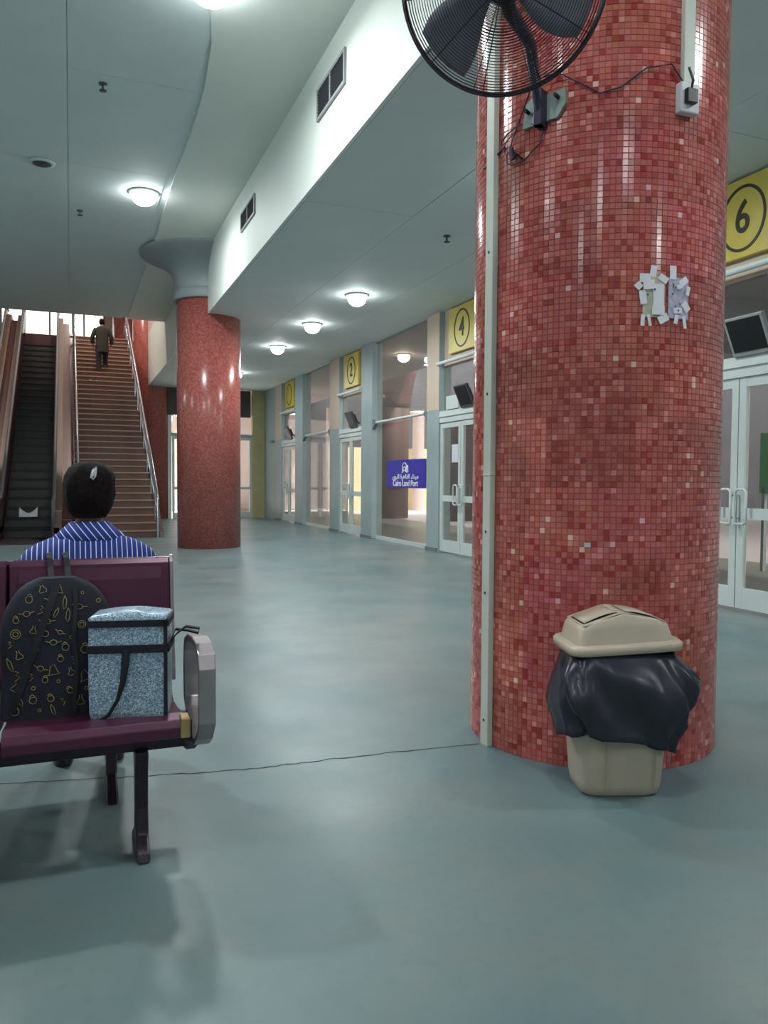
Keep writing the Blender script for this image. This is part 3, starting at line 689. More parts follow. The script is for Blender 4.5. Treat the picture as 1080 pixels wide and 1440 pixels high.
# ------------------------------------------------------------------ bench
def bench(label, cat='bench'):
    """3-seat beam bench, seats face -y; right seat spans x -.18..+.38, origin at beam line on the floor"""
    b = empty('waiting_bench', (-.028, 2.66, 0), label, cat, 'purple metal beam benches, back to back')
    prof = [(0, .455), (-.012, .47), (-.004, .492), (.03, .498), (.16, .478), (.30, .468), (.345, .485), (.36, .50), (.352, .515), (.335, .50), (.30, .484), (.16, .494), (.03, .514), (-.02, .505), (-.035, .48), (-.03, .445), (0, .44)]
    bp = [(.36, .56), (.385, .70), (.405, .85), (.425, .985), (.44, 1.005), (.455, .99), (.44, .97), (.42, .84), (.40, .69), (.375, .55)]
    for k in range(3):
        x1 = .375-.565*k; x0 = x1-.555
        MB().prism([(y, z) for y, z in prof], 0, x0, x1).build('seat', 'purple', b, bevel=.004)
        MB().box(x0+.02, x1-.02, .345, .36, .46, .60).build('back_strut', 'chrome', b)
        q = MB().prism([(y, z) for y, z in bp], 0, x0, x1).build('backrest', 'purple', b, bevel=.004)
        MB().prism([(y-.006, z) for y, z in [(.392, .80), (.402, .93), (.412, .975), (.416, .93)]], 0, x0+.03, x1-.03).build('rolled_bend', 'purple', q, bevel=.003)
    for x in (.375,):
        MB().prism([(.352, .545), (.378, .70), (.398, .85), (.415, .99), (.44, 1.015), (.465, .99), (.45, .97), (.43, .84), (.41, .69), (.388, .55)], 0, x, x+.014).build('back_end_cap', 'chrome', b, bevel=.003)
        MB().box(x-.018, x+.014, -.04, .03, .445, .512).build('seat_end_cap', 'brass', b, bevel=.004)
    box(-1.34, .40, .13, .20, .36, .425).build('beam', 'legmetal', b, bevel=.006)
    MB().lathe([(0, 0), (.035, .0), (.045, .01), (.045, .04), (.03, .055), (0, .055)], n=20).build('beam_cap', 'capblk', b).matrix_basis = Matrix.Translation((.39, .165, .385)) @ Matrix.Rotation(pi/2, 4, 'Y')
    MB().prism([(.10, .445), (.23, .445), (.20, .40), (.13, .40)], 0, .30, .34).build('seat_clamp', 'legmetal', b)
    for x in (.245, -1.1):
        pr = [(.09, .37), (.21, .37), (.185, .28), (.17, .16), (.19, .08), (.27, .035), (.32, .0), (.045, .0), (.06, .03), (.11, .08), (.125, .16), (.115, .28)]
        MB().prism(pr, 0, x-.022, x+.022).build('leg', 'legmetal', b, bevel=.008)
    # arm loop
    loop = [(.18, .74), (.08, .75), (-.02, .745), (-.07, .72), (-.085, .68), (-.085, .50), (-.03, .44), (.03, .405), (.07, .40), (.12, .42), (.23, .47), (.27, .50), (.28, .58), (.275, .675), (.255, .715), (.18, .74)]
    th = .008; cen = []
    mb = MB(); vs = []; n = len(loop)
    for i, (y, z) in enumerate(loop):
        t = Vector(loop[min(i+1, n-1)])-Vector(loop[max(i-1, 0)]); t.normalize(); nn = Vector((-t.y, t.x))*.010
        for dx in (.408, .464):
            for s_ in (1, -1): vs.append((dx, y+nn.x*s_, z+nn.y*s_))
    fs = []
    for i in range(n-1):
        a, c = 4*i, 4*i+4; fs += [(a, a+1, c+1, c), (a+2, c+2, c+3, a+3), (a, c, c+2, a+2), (a+1, a+3, c+3, c+1)]
    fs += [(0, 2, 3, 1), (4*n-4, 4*n-3, 4*n-1, 4*n-2)]
    mb.add(vs, fs).build('armrest', 'chrome', b, bevel=.004, label='worn chrome armrest loop')
    MB().box(.385, .41, .08, .20, .395, .47).build('armrest_bracket', 'legmetal', b)
    return b
b1 = bench('purple metal bench facing the camera with backpack and silver bag on it')
b2 = dup(b1); b2['label'] = 'purple metal bench turned away, where the woman in blue sits'
b2.location = (-.955, 3.572, 0); b2.rotation_euler = (0, 0, pi)

# ------------------------------------------------------------------ bags
def backpack():
    r = empty('backpack', (-.048, 2.93, .487), 'dark navy backpack printed with gold doodles, on the bench beside the silver bag', 'backpack')
    H_ = .47; W_, D_ = .18, .09
    def prof(t):
        w_ = W_*(1-.02*t) if t < .6 else W_*sqrt(max(0, 1-((t-.6)/.42)**2.4))*.99
        d_ = D_*(1-.1*t) if t < .55 else D_*.945*sqrt(max(0, 1-((t-.55)/.49)**2.2))
        return max(w_, .02), max(d_, .012)
    def surf(t, a):
        w_, d_ = prof(t); c, s_ = cos(a), sin(a)
        x = w_*math.copysign(abs(c)**.62, c); y = d_*math.copysign(abs(s_)**.62, s_)
        k = 1+.03*noise.noise(Vector((x*9, y*9, t*5)))+.015*sin(x*60+t*9)
        return Vector((x*k, y*k+.03*t, t*H_))
    rings = [[surf(t/24, 2*pi*k/48) for k in range(48)] for t in range(25)]
    MB().loft(rings).build('bag_body', 'backpack', r)
    def front(u, z):
        t = z/H_; lo, hi = pi, 2*pi
        for _ in range(24):
            m_ = (lo+hi)/2
            if surf(t, m_).x < u: lo = m_
            else: hi = m_
        p = surf(t, lo); return p+Vector((0, -.003, 0))
    # straps on the front face
    def ribbon(pts, wd, name, th=.006, m='webbing'):
        mb = MB(); vs = []; n = len(pts)
        for i, p in enumerate(pts):
            t = (Vector(pts[min(i+1, n-1)])-Vector(pts[max(i-1, 0)])).normalized(); s_ = t.cross(Vector((0, 1, 0)))
            if s_.length < .01: s_ = Vector((1, 0, 0))
            s_.normalize()
            for a in (-1, 1): vs += [Vector(p)+s_*wd*a, Vector(p)+s_*wd*a+Vector((0, -th, 0))]
        fs = []
        for i in range(n-1):
            a, c = 4*i, 4*i+4; fs += [(a, c, c+2, a+2), (a+1, a+3, c+3, c+1), (a, a+1, c+1, c), (a+2, c+2, c+3, a+3)]
        return mb.add(vs, fs).build(name, m, r)
    ribbon([front(.0-.012*k, .452-.035*k) for k in range(13)], .012, 'strap')
    ribbon([front(.055+.004*math.sin(k), .44-.035*k) for k in range(13)], .007, 'zip_strip')
    for x in (-.02, .035):
        mb = MB(); 
        ribbon([(x-.012, .19, .50), (x-.011, .18, .54), (x-.01, .155, .545), (x-.006, .125, .53), (x-.003, .10, .50), (x, .06, .47), (x+.006, .03, .455)], .010, 'hanging_loop')
    # gold doodles
    rd = random.Random(11)
    def circ(r_, n=12, sq=1): return [[(r_*cos(2*pi*k/n), r_*sq*sin(2*pi*k/n)) for k in range(n+1)]]
    shapes = [circ(.012)+[[(-.012, .012), (-.004, .02), (.006, .014)]],
              [[(-.006, .014), (.006, .010), (-.004, .002), (.008, -.004), (-.006, -.016)]],
              [[(-.018, -.012), (.018, -.012), (.012, -.006), (.003, .02), (-.008, .012), (-.012, -.006), (-.018, -.012)]],
              [[(-.004, .018), (-.004, .008), (-.013, -.008), (-.010, -.014), (.010, -.014), (.013, -.008), (.004, .008), (.004, .018)]],
              circ(.015)+circ(.008),
              [[(0, .022), (.006, .008), (.004, -.014), (-.001, -.022), (-.006, -.008), (-.005, .008), (0, .022)]],
              circ(.006),
              circ(.010, 10, .8)+[[(.010, 0), (.024, .004)], [(-.010, 0), (-.024, .004)]]]
    placed = []
    for _ in range(900):
        u = rd.uniform(-.155, .16); z = rd.uniform(.03, .44)
        w_ = prof(z/H_)[0]
        if abs(u) > w_*.86 or any((u-a)**2+(z-b)**2 < .038**2 for a, b in placed): continue
        mb = MB(); placed.append((u, z)); sh = rd.choice(shapes); a0 = rd.uniform(-.5, .5); sc = rd.uniform(.75, 1.15)
        for ln in sh:
            pts = []
            for x, y in ln:
                X = (x*cos(a0)-y*sin(a0))*sc; Y = (x*sin(a0)+y*cos(a0))*sc; zz = min(.45, max(.01, z+Y)); ww = prof(zz/H_)[0]*.97
                pts.append(front(max(-ww, min(ww, u+X)), zz))
            mb.tube(pts, .0011, 4, cap=False)
        mb.build('doodle_print', 'gold', r, kind='stuff')
backpack()
def cooler():
    r = empty('cooler_bag', (.186, 2.772, .496), 'silver blue glitter cooler bag with black webbing at the bench end', 'bag', rz=radians(-13))
    w_, d_, h_ = .126, .078, .345
    def ring(z, k=1): return [(x*k, y*k, z) for x, y in ((-w_, -d_), (w_*.2, -d_-.004), (w_, -d_), (w_+.003, 0), (w_, d_), (0, d_+.004), (-w_, d_), (-w_-.003, 0))]
    rings = [ring(0, .93), ring(.03, .985), ring(.12, 1.0), ring(.24, 1.0), ring(.33, .985), ring(h_, .95)]
    b = MB().loft(rings, smooth=False).build('bag_body', 'glitter', r, bevel=.006)
    lid = [[(x*k, y*k+.008, z+.012*(1-(x/w_)**2)*t) for x, y in ((-w_, -d_), (-w_*.4, -d_), (w_*.3, -d_), (w_, -d_), (w_, d_), (w_*.3, d_), (-w_*.4, d_), (-w_, d_))] for k, z, t in ((.99, .338, 0), (1.0, .346, .3), (.93, .352, .9), (.5, .355, 1.2))]
    MB().loft(lid).build('lid', 'glitter', r)
    t = .004; f = -d_-.004
    mb = MB()
    mb.box(-w_*1.01, w_*1.01, f-t, f+.004, .318, .340).box(w_-.004, w_+.006, -d_, d_, .318, .340)
    mb.build('zip_band', 'webbing', r)
    MB().box(-w_*1.01, w_*1.01, f-t-.002, f+.002, .232, .258).box(w_-.002, w_+.007, -d_, d_, .232, .258).build('waist_band', 'webbing', r)
    MB().box(w_-.010, w_+.002, f-t, f+.004, .02, .34).build('edge_piping', 'webbing', r)
    MB().tube([(-.002, f-.012, .245), (-.004, f-.02, .20), (-.012, f-.018, .14), (-.03, f-.014, .08), (-.06, f-.01, .03), (-.10, f-.006, .006)], [.012, .013, .010, .006, .006, .005], 6).build('front_strap', 'webbing', r)
    # side handle loop flicked outwards
    hp = [(w_+.004, -.03, .25), (w_+.03, -.05, .285), (w_+.06, -.06, .310), (w_+.105, -.06, .302), (w_+.10, -.05, .285), (w_+.06, -.03, .292), (w_+.02, .0, .29), (w_+.004, .02, .25)]
    vs = []; fs = []
    for i, p in enumerate(hp):
        for dx in (-.012, .012): vs += [(p[0], p[1]+dx, p[2]), (p[0], p[1]+dx, p[2]+.006)]
        if i: a = 4*i-4; c = 4*i; fs += [(a, c, c+2, a+2), (a+1, a+3, c+3, c+1), (a, a+1, c+1, c), (a+2, c+2, c+3, a+3)]
    MB().add(vs, fs).build('side_handle', 'webbing', r)
cooler()

# ------------------------------------------------------------------ bin
def bin_():
    ang = atan2(-.114, .337)
    r = empty('litter_bin', (2.145, 2.70, 0), 'beige plastic bin with swing lid and black liner at the column foot', 'bin', rz=ang)
    rings = [superell(0, 0, z, a, b, 40, .42) for z, a, b in ((0, .15, .105), (.012, .168, .122), (.05, .176, .130), (.30, .193, .145), (.60, .212, .160))]
    MB().loft(rings).build('bin_body', 'bin', r)
    for x in (-.075, .125): MB().tube([(x, -.137, .04), (x*1.05, -.154, .30)], .003, 5).build('moulded_rib', 'bin', r)
    # liner
    n = 72; rg = []
    for j in range(15):
        t = j/14; ring = []
        for k in range(n):
            a = 2*pi*k/n; c, s_ = cos(a), sin(a)
            ex = math.copysign(abs(c)**.5, c); ey = math.copysign(abs(s_)**.5, s_)
            hem = .245-.035*ex+.012*sin(a*3+1)+.006*sin(a*11)
            if ey > .3: hem = .28
            z = .612-(.612-hem)*t
            bulge = sin(min(1, t*1.12)*pi)*(.030+.045*max(0, ex)+.014*max(0, -ex))+.045*t*max(0, -ex); bk = 1-.75*max(0, ey)
            fold = (.017*sin(a*6-t*6.5)+.011*sin(a*13-t*9)+.004*sin(a*29-t*14)+.02*noise.noise(Vector((ex*2.4+t*1.8, ey*2.2, t*2.6+5))))*min(1, t*3)
            k_ = (bulge+fold)*bk*(1 if ey < .3 else .4); flare = .03*t*max(0, -ey)
            ring.append(((.214+k_)*ex+.0, (.162+k_+flare)*ey, z))
        rg.append(ring)
    o = MB().loft(rg, cap=False).build('bin_liner', 'bag', r, label='crumpled black plastic liner')
    md = o.modifiers.new('s', 'SOLIDIFY'); md.thickness = .003
    # knot / side handful on the right
    kn = []
    for j in range(9):
        t = j/8; rr = .045+.05*sin(t*pi); 
        kn.append([(.20+.065*sin(t*pi)+rr*.55*cos(2*pi*k/20)*(1+.2*sin(k*3.1+j)), -.10+rr*.8*sin(2*pi*k/20)*(1+.15*sin(k*2.3+j*2)), .575-.22*t) for k in range(20)])
    MB().loft(kn).build('liner_knot', 'bag', r)
    # lid, slightly askew
    lid = empty_child = MB()
    rim = [superell(0, 0, z, a, b, 48, .3) for z, a, b in ((.0, .222, .166), (.004, .236, .180), (.03, .238, .182), (.040, .228, .172), (.042, .20, .15))]
    lid.loft(rim, cap=False)
    fz = lambda x, y, z: z
    def hood(z0, a, b): return superell(0, 0, z0, a, b, 48, .28)
    def roof(x): return .118+.052*(1-min(1, sqrt((abs(x)/.17)**2+.03)))
    rg = [hood(.042, .205, .150), hood(.10, .190, .138)]
    top = [(x, y, roof(x)-.008) for x, y, z in superell(0, 0, 0, .184, .132, 48, .28)]; rg.append(top)
    top2 = [(x, y, roof(x)) for x, y, z in superell(0, 0, 0, .174, .124, 48, .28)]; rg.append(top2)
    lid.loft(rg, cap=False)
    # roof strips across
    N = 16
    for s_ in range(N):
        x0 = -.172+.344*s_/N; x1 = -.172+.344*(s_+1)/N
        lid.add([(x0, -.122, roof(x0)), (x1, -.122, roof(x1)), (x1, .122, roof(x1)), (x0, .122, roof(x0))], [(0, 1, 2, 3)], True)
    lo = lid.build('lid', 'bin', r); lo.location = (0, 0, .605); lo.rotation_euler = (0, radians(-3.6), 0)
    for s_ in (-1, 1):
        fl_ = MB(); N = 8; vs = []; 
        for i in range(N+1):
            x = s_*(.022+.135*i/N); zz = roof(x)+.004
            for y in (-.085, .085): vs.append((x, y, zz+.006*(1-(2*i/N-1)**2)))
        fl_.add(vs, [(2*i, 2*i+1, 2*i+3, 2*i+2) for i in range(N)], True)
        q = fl_.build('swing_flap', 'bin', lo); md = q.modifiers.new('s', 'SOLIDIFY'); md.thickness = .004
        vs = []
        for i in range(N+1):
            x = s_*(.018+.145*i/N)
            for y in (-.093, .093): vs.append((x, y, roof(x)+.0012))
        MB().add(vs, [(2*i, 2*i+1, 2*i+3, 2*i+2) for i in range(N)]).build('flap_gap', 'black', lo)
bin_()

# ------------------------------------------------------------------ fittings on the big column
CX, CY, CR = 2.53, 3.4, .62
def colmat(deg, z, off=0): # x radial out, y tangential, z up
    a = radians(deg); return Matrix.Translation((CX+(CR+off)*cos(a), CY+(CR+off)*sin(a), z)) @ Matrix.Rotation(a, 4, 'Z')
d = MB().box(0, .03, -.032, .032, 0, 4.35).box(.0, .033, -.034, .034, 1.33, 1.335).build('cable_duct', 'duct', bevel=.003); d.matrix_basis = colmat(-176.5, 0)
tag(d, 'pale vertical cable duct running floor to ceiling on the left of the big column', 'duct')
q = MB()
for z in (.12, .75, 1.05, 1.72, 2.4): q.box(.03, .034, -.004, .004, z, z+.012)
q.build('screw', 'ply', d)
d = MB().box(0, .025, -.03, .03, 3.04, 4.35).build('short_cable_duct', 'duct', bevel=.003); d.matrix_basis = colmat(-90, 0)
tag(d, 'pale cable duct coming down to the white socket', 'duct')
s_ = empty('wall_socket', (0, 0, 0), 'white socket box with black plug on the big column', 'socket'); s_.matrix_basis = colmat(-90.5, 2.98)
box(0, .04, -.05, .05, -.065, .065).build('socket_box', 'socket', s_, bevel=.006)
MB().box(.04, .065, -.035, .02, -.03, .03).tube([(.055, -.01, .02), (.07, -.015, .06), (.05, -.02, .12)], .006, 6).build('plug', 'black', s_, bevel=.004)
def cp(deg, z, off=.008): a = radians(deg); return (CX+(CR+off)*cos(a), CY+(CR+off)*sin(a), z)
cb = MB().tube([cp(-92, 3.03, .03), cp(-98, 3.12, .02), cp(-108, 3.10), cp(-118, 3.02), cp(-126, 3.0), cp(-134, 3.06), cp(-143, 3.12, .02), cp(-147, 3.10, .05)], .0035, 6)
tag(cb.build('power_cable', 'fanmetal'), 'thin cable sagging from the fan mount to the white socket', 'cable')
cb = MB()
lp = [cp(-160+13*cos(t*2*pi/20)*(.8+.2*sin(t)), 2.86+.085*sin(t*2*pi/20), .012) for t in range(20)]; cb.tube(lp, .0035, 5, closed=True)
cb.tube([cp(-150, 3.0, .03), cp(-155, 3.09), cp(-161, 2.96), cp(-166, 2.86), cp(-158, 2.78), cp(-163, 2.83)], .0035, 5)
cb.tube([cp(-169, 2.88), cp(-174, 2.86), cp(-182, 2.84), cp(-186, 2.845)], .005, 5)
cb.tube([cp(-163, 2.80, .015), cp(-164, 2.85, .02)], .012, 6)
tag(cb.build('loose_cable', 'fanmetal'), 'loose loops of black cable under the fan mount', 'cable')
# fan
def fan():
    hub = Vector((1.505, 2.60, 3.155)); axis = (Vector((0, 0, 1.3))-hub).normalized()
    r = empty('wall_fan', tuple(hub), 'large dark wire cage fan mounted on the big column', 'fan')
    q = axis.to_track_quat('Z', 'Y'); r.rotation_mode = 'QUATERNION'; r.rotation_quaternion = q
    inv = (Matrix.Translation(hub) @ q.to_matrix().to_4x4()).inverted()
    R_ = .378
    def grill(front, name):
        mb = MB(); n = 56; sg = 1 if front else -1
        zf = lambda rr: sg*(.02+.06*sqrt(max(0, 1-(rr/(R_+.002))**2)))
        k = .07
        while k < R_-.004:
            mb.tube([(k*cos(2*pi*i/n), k*sin(2*pi*i/n), zf(k)) for i in range(n)], 0.0017, 3, closed=True); k += .0098
        for s in range(10):
            a = 2*pi*s/10+(.1 if front else 0); mb.tube([(k*cos(a), k*sin(a), zf(k)-sg*.003) for k in [.05+(R_-.05)*t/10 for t in range(11)]], .0022, 4)
        o = mb.build(name, 'fanwire', r); return o
    grill(True, 'front_grill'); grill(False, 'rear_grill')
    MB().tube([(R_*cos(2*pi*i/72), R_*sin(2*pi*i/72), .0) for i in range(72)], .0075, 8, closed=True).tube([(R_*cos(2*pi*i/72), R_*sin(2*pi*i/72), -.02) for i in range(72)], .005, 6, closed=True).build('guard_rim', 'fanwire', r)
    MB().lathe([(0, .085), (.06, .082), (.065, .075), (.06, .07)], n=32).build('badge_cap', 'fanmetal', r)
    MB().lathe([(0, .035), (.045, .03), (.055, .01), (.055, -.02), (0, -.02)], n=24).build('blade_hub', 'fanmetal', r)
    for b in range(3):
        a0 = 2*pi*b/3+radians(90); vs = []; n = 8
        for i in range(n+1):
            t = i/n; rr = .05+.29*t; hw = .32+.20*sin(t*pi*.8)-.10*t
            for jj in range(5):
                s = jj/4*2-1; a = a0+s*hw+.25*t; vs.append((rr*cos(a), rr*sin(a), .012*s*(1+t)*-1))
        fs = [(i*5+j, i*5+j+1, i*5+j+6, i*5+j+5) for i in range(n) for j in range(4)]
        o = MB().add(vs, fs, True).build('blade', 'fanblade', r); md = o.modifiers.new('s', 'SOLIDIFY'); md.thickness = .003
    MB().lathe([(0, -.20), (.05, -.20), (.075, -.185), (.08, -.10), (.075, -.07), (0, -.07)], n=28).build('motor', 'fanmetal', r)
    # arm to the mount (world points -> local)
    L = lambda *p: inv @ Vector(p)
    m0 = Vector(cp(-149, 2.95, .05))
    back = hub-axis*.15
    pts = [L(*back), L(*(back+Vector((.04, .03, -.08)))), L(*(m0+Vector((-.10, -.08, .24)))), L(*(m0+Vector((-.04, -.03, .12)))), L(*m0), L(*(m0+Vector((0, 0, -.06))))]
    MB().tube(pts, [.034, .03, .026, .022, .02, .02], 10).build('arm', 'fanmetal', r)
    MB().tube([L(*back), L(*(m0+Vector((-.12, -.10, .22)))), L(*(m0+Vector((-.05, -.06, .08))))], .006, 6).build('fan_cable', 'black', r)
    return r
fan()
pl = empty('fan_mount', (0, 0, 0), 'grey mounting plate with bolts holding the fan arm', 'bracket'); pl.matrix_basis = colmat(-149, 2.99)
MB().prism([(-.10, -.075), (-.085, .03), (-.06, .05), (.06, .05), (.105, .055), (.11, -.01), (.07, -.065)], 0, -.02, .012).build('plate', 'plate', pl)
for y, z in ((-.07, -.01), (.075, .02), (-.03, -.04)): MB().tube([(.012, y, z), (.05, y, z)], .009, 6).build('bolt', 'ply', pl)
MB().box(.0, .07, -.02, .02, -.10, .06).build('clamp', 'fanmetal', pl, bevel=.004)
# taped papers
pn = empty('taped_notices', (0, 0, 0), 'two worn paper notices taped side by side on the big column', 'notice'); pn.matrix_basis = colmat(-97, 2.115, .003)
def curved(y0, y1, z0, z1, rot=0, off=.001, cx=0, cz=0):
    vs = []; n = 6
    for i in range(n+1):
        for z in (z0, z1):
            y = y0+(y1-y0)*i/n; Y = cx+y*cos(rot)-z*sin(rot); Z = cz+y*sin(rot)+z*cos(rot)
            a = Y/CR; vs.append(((CR+.003+off)*cos(a)-CR-.003, (CR+.003+off)*sin(a), Z))
    return MB().add(vs, [(2*i, 2*i+2, 2*i+3, 2*i+1) for i in range(n)])
# on this side of the column local +y runs to the right in the photograph
curved(-.115, -.012, -.085, .095).build('paper_sheet', 'papery', pn, label='yellowed left sheet'); curved(.006, .115, -.085, .095).build('paper_sheet', 'paperp', pn, label='lilac printed right sheet')
tapes = [(-.105, .085, .05, .038, 0), (-.068, .115, .03, .05, -.15), (.028, .115, .034, .06, .02), (-.02, .085, .045, .03, -.5), (.085, .08, .03, .05, -.9), (.10, -.03, .035, .045, .7), (.055, -.05, .045, .025, .1),
         (-.115, -.0, .03, .06, .15), (-.135, .05, .03, .03, .8), (-.115, -.10, .018, .05, -.05), (-.085, -.10, .014, .05, .2), (-.02, -.09, .05, .035, .5), (.045, -.09, .02, .04, -.2), (.09, -.10, .018, .055, .2), (-.045, .0, .05, .12, .02), (-.045, -.055, .06, .04, 0), (-.09, .055, .05, .04, .1), (.06, .055, .03, .02, .3), (.105, .04, .02, .04, -.2)]
for i, (y, z, a, b, ro) in enumerate(tapes): curved(-a/2, a/2, -b/2, b/2, ro, .0016+.0004*i, y, z).build('tape_piece', 'paper', pn)
rd = random.Random(4)
for i in range(9): curved(-.004, .004, -.004, .005, 0, .0095, rd.choice((-.09, -.06, .03, .06, .08))+rd.uniform(-.01, .01), rd.uniform(-.06, .07)).build('print_mark', 'capblk', pn)
o = MB().box(0, .006, -.014, .014, -.010, .010).build('small_plate', 'clip'); o.matrix_basis = colmat(-128, .0, -.002) ; o.location.z = 1.02
tag(o, 'tiny silver plate stuck on the big column', 'plate')

# ------------------------------------------------------------------ people
def skin_body(parent, J, E_, m='skin', name='body', root=0):
    me = bpy.data.meshes.new(name); me.from_pydata([j[0] for j in J], E_, []); me.materials.append(M[m])
    o = bpy.data.objects.new(name, me); C.objects.link(o); o.parent = parent
    md = o.modifiers.new('skin', 'SKIN'); md.use_smooth_shade = True
    for i, j in enumerate(J):
        rr = j[1]; rr = rr if isinstance(rr, tuple) else (rr, rr); me.skin_vertices[0].data[i].radius = rr; me.skin_vertices[0].data[i].use_root = (i == root)
    sub(o, 2); return o
def head(mb, c, s=1.0, face=Vector((0, 1, 0))):
    """head with nose, brow, chin, ears; faces +y"""
    n = 28; mrows = 20; rings = []
    for i in range(1, mrows):
        ph_ = pi*i/mrows-pi/2; zz = sin(ph_); rr = cos(ph_); ring = []
        for k in range(n):
            a = 2*pi*k/n; x = .076*rr*cos(a); y = .095*rr*sin(a); z = .118*zz
            if zz < -.1: x *= 1+.35*(zz+.1); y = y*(1+.15*(zz+.1))+.012*(-zz-.1)
            if sin(a) > .85 and -.35 < zz < .1: y += .020*(1-abs(cos(a))*5)*(1-abs(zz+.18)/.28) if abs(cos(a)) < .2 else 0
            if sin(a) > .4 and abs(zz-.02) < .1 and .25 < abs(cos(a)) < .6: y -= .006
            if sin(a) > .8 and abs(zz+.52) < .07: y += .005
            if abs(sin(a)) < .25 and -.25 < zz < .15: x += .012*math.copysign(1, cos(a))
            ring.append((c[0]+x*s, c[1]+y*s, c[2]+z*s))
        rings.append(ring)
    mb.loft(rings); return mb
def hand_chains(wrist, dirv, palm_n, size=1.0):
    """five bent fingers as joint lists rooted inside the palm"""
    d_ = Vector(dirv).normalized(); n_ = Vector(palm_n).normalized(); s_ = d_.cross(n_).normalized(); out = []
    w0 = Vector(wrist)
    for off, ln in ((-.030, .060), (-.010, .072), (.010, .076), (.029, .068)):
        a = w0+d_*.045*size+s_*off*.8*size; b = w0+d_*.085*size+s_*off*size; c_ = b+d_*ln*.5*size+n_*.010; e = b+d_*ln*.85*size+n_*.035
        out.append([a, b, c_, e])
    a = w0+d_*.02*size-s_*.012; b = w0+d_*.05*size-s_*.045*size; c_ = b+d_*.035*size-s_*.008+n_*.015
    out.append([a, b, c_]); return out
def arm_with_hand(parent, sh, el, wr, pn=(0, 0, -1)):
    mb = MB(); sh, el, wr = map(Vector, (sh, el, wr)); d_ = (wr-el).normalized()
    return sh, el, wr, hand_chains(wr, d_, pn)
def add_arm(J, E_, at, sh, el, wr, pn):
    i = len(J); J += [(tuple(sh), .045), (tuple(el), .036), (tuple(wr), (.022, .028))]; E_ += [(at, i), (i, i+1), (i+1, i+2)]
    d_ = (Vector(wr)-Vector(el)).normalized(); pm_ = Vector(wr)+d_*.05; J.append((tuple(pm_), (.018, .036))); E_.append((i+2, i+3))
    return d_
def hands(parent, wrs, m='skin'):
    for wr, d_, pn in wrs:
        for ch in hand_chains(wr, d_, pn):
            yield ch
def woman():
    x, y = .067, 3.31
    r = empty('person', (x, y+.12, 0), 'seated woman seen from behind in a blue shirt with white stripes, hair clipped up', 'person')
    def q(a, b, c): return (a, b-.12, c)
    J = [(q(0, .10, .56), (.14, .11)), (q(0, .05, .72), (.125, .095)), (q(0, .03, .90), (.15, .10)), (q(0, .03, 1.04), (.075, .06)), (q(0, .045, 1.12), .052), (q(0, .06, 1.19), .06)]
    E_ = [(0, 1), (1, 2), (2, 3), (3, 4), (4, 5)]
    wr = []
    for s_ in (-1, 1):
        d_ = add_arm(J, E_, 2, q(.185*s_, .035, .985), q(.235*s_, .14, .76), q(.12*s_, .36, .65), (0, 0, -1)); wr.append((q(.12*s_, .36, .65), d_, (0, 0, -1)))
        i = len(J); J += [(q(.10*s_, .14, .56), .085), (q(.11*s_, .50, .55), .058), (q(.11*s_, .53, .30), .048), (q(.11*s_, .52, .09), .034), (q(.115*s_, .66, .035), (.032, .024))]
        E_ += [(0, i), (i, i+1), (i+1, i+2), (i+2, i+3), (i+3, i+4)]
    skin_body(r, J, E_)
    bh = MB(); head(bh, q(0, .055, 1.245), 1.0); bh.build('head', 'skin', r)
    for w_, d_, pn in wr:
        mb = MB()
        for ch in hand_chains(w_, d_, pn): mb.tube(ch, [.011, .010, .009, .007][:len(ch)], 8)
        mb.build('fingers', 'skin', r)
    # shirt: lofted torso shell
    sec = [(.57, .19, .15, .06), (.70, .195, .145, .03), (.82, .215, .14, .025), (.90, .235, .135, .02), (.95, .25, .13, .018), (.99, .252, .12, .018), (1.02, .235, .108, .02), (1.045, .20, .094, .022), (1.065, .155, .082, .028), (1.083, .108, .072, .034), (1.098, .078, .064, .04)]
    rings = [[(a*math.copysign(abs(cos(2*pi*k/48))**.85, cos(2*pi*k/48)), yo-.12+b*math.copysign(abs(sin(2*pi*k/48))**.85, sin(2*pi*k/48)), z+.006*noise.noise(Vector((cos(2*pi*k/48)*3, z*9, k*.2)))) for k in range(48)] for z, a, b, yo in sec]
    o = MB().loft(rings, cap=False).build('shirt', 'stripe', r, label='blue shirt with thin white stripes')
    # sleeves
    for s_ in (-1, 1): MB().tube([q(.18*s_, .02, .985), q(.222*s_, .05, .93), q(.245*s_, .11, .82), q(.235*s_, .16, .75)], [.065, .068, .062, .058], 16).build('sleeve', 'stripe', r)
    # collar
    n = 40; c0 = []; 
    lay = [(.068, .060, 1.092), (.066, .058, 1.128), (.070, .062, 1.134), (.115, .082, 1.092), (.150, .098, 1.064)]
    rg = [[(a*cos(t), .035-.12+b*sin(t), z-(.0 if sin(t) < 0 else .02*sin(t))) for t in [pi*.5+.35+(2*pi-.7)*k/n for k in range(n+1)]] for a, b, z in lay]
    o = MB().loft(rg, cap=False, closed=False).build('collar', 'striped', r, label='turned-down collar with slanting stripes'); md = o.modifiers.new('s', 'SOLIDIFY'); md.thickness = .004
    # trousers
    for s_ in (-1, 1): MB().tube([q(.09*s_, .06, .57), q(.10*s_, .2, .565), q(.11*s_, .50, .56), q(.11*s_, .55, .50), q(.11*s_, .54, .30), q(.11*s_, .53, .10)], [.11, .098, .075, .07, .06, .055], 16).build('trouser_leg', 'blackcloth', r)
    for s_ in (-1, 1): MB().loft([superell(.112*s_, .58-.12, z, a, b, 20, .8) for z, a, b in ((0, .045, .12), (.03, .045, .12), (.06, .038, .09), (.085, .03, .05))]).build('shoe', 'black', r)
    # hair
    hr = []
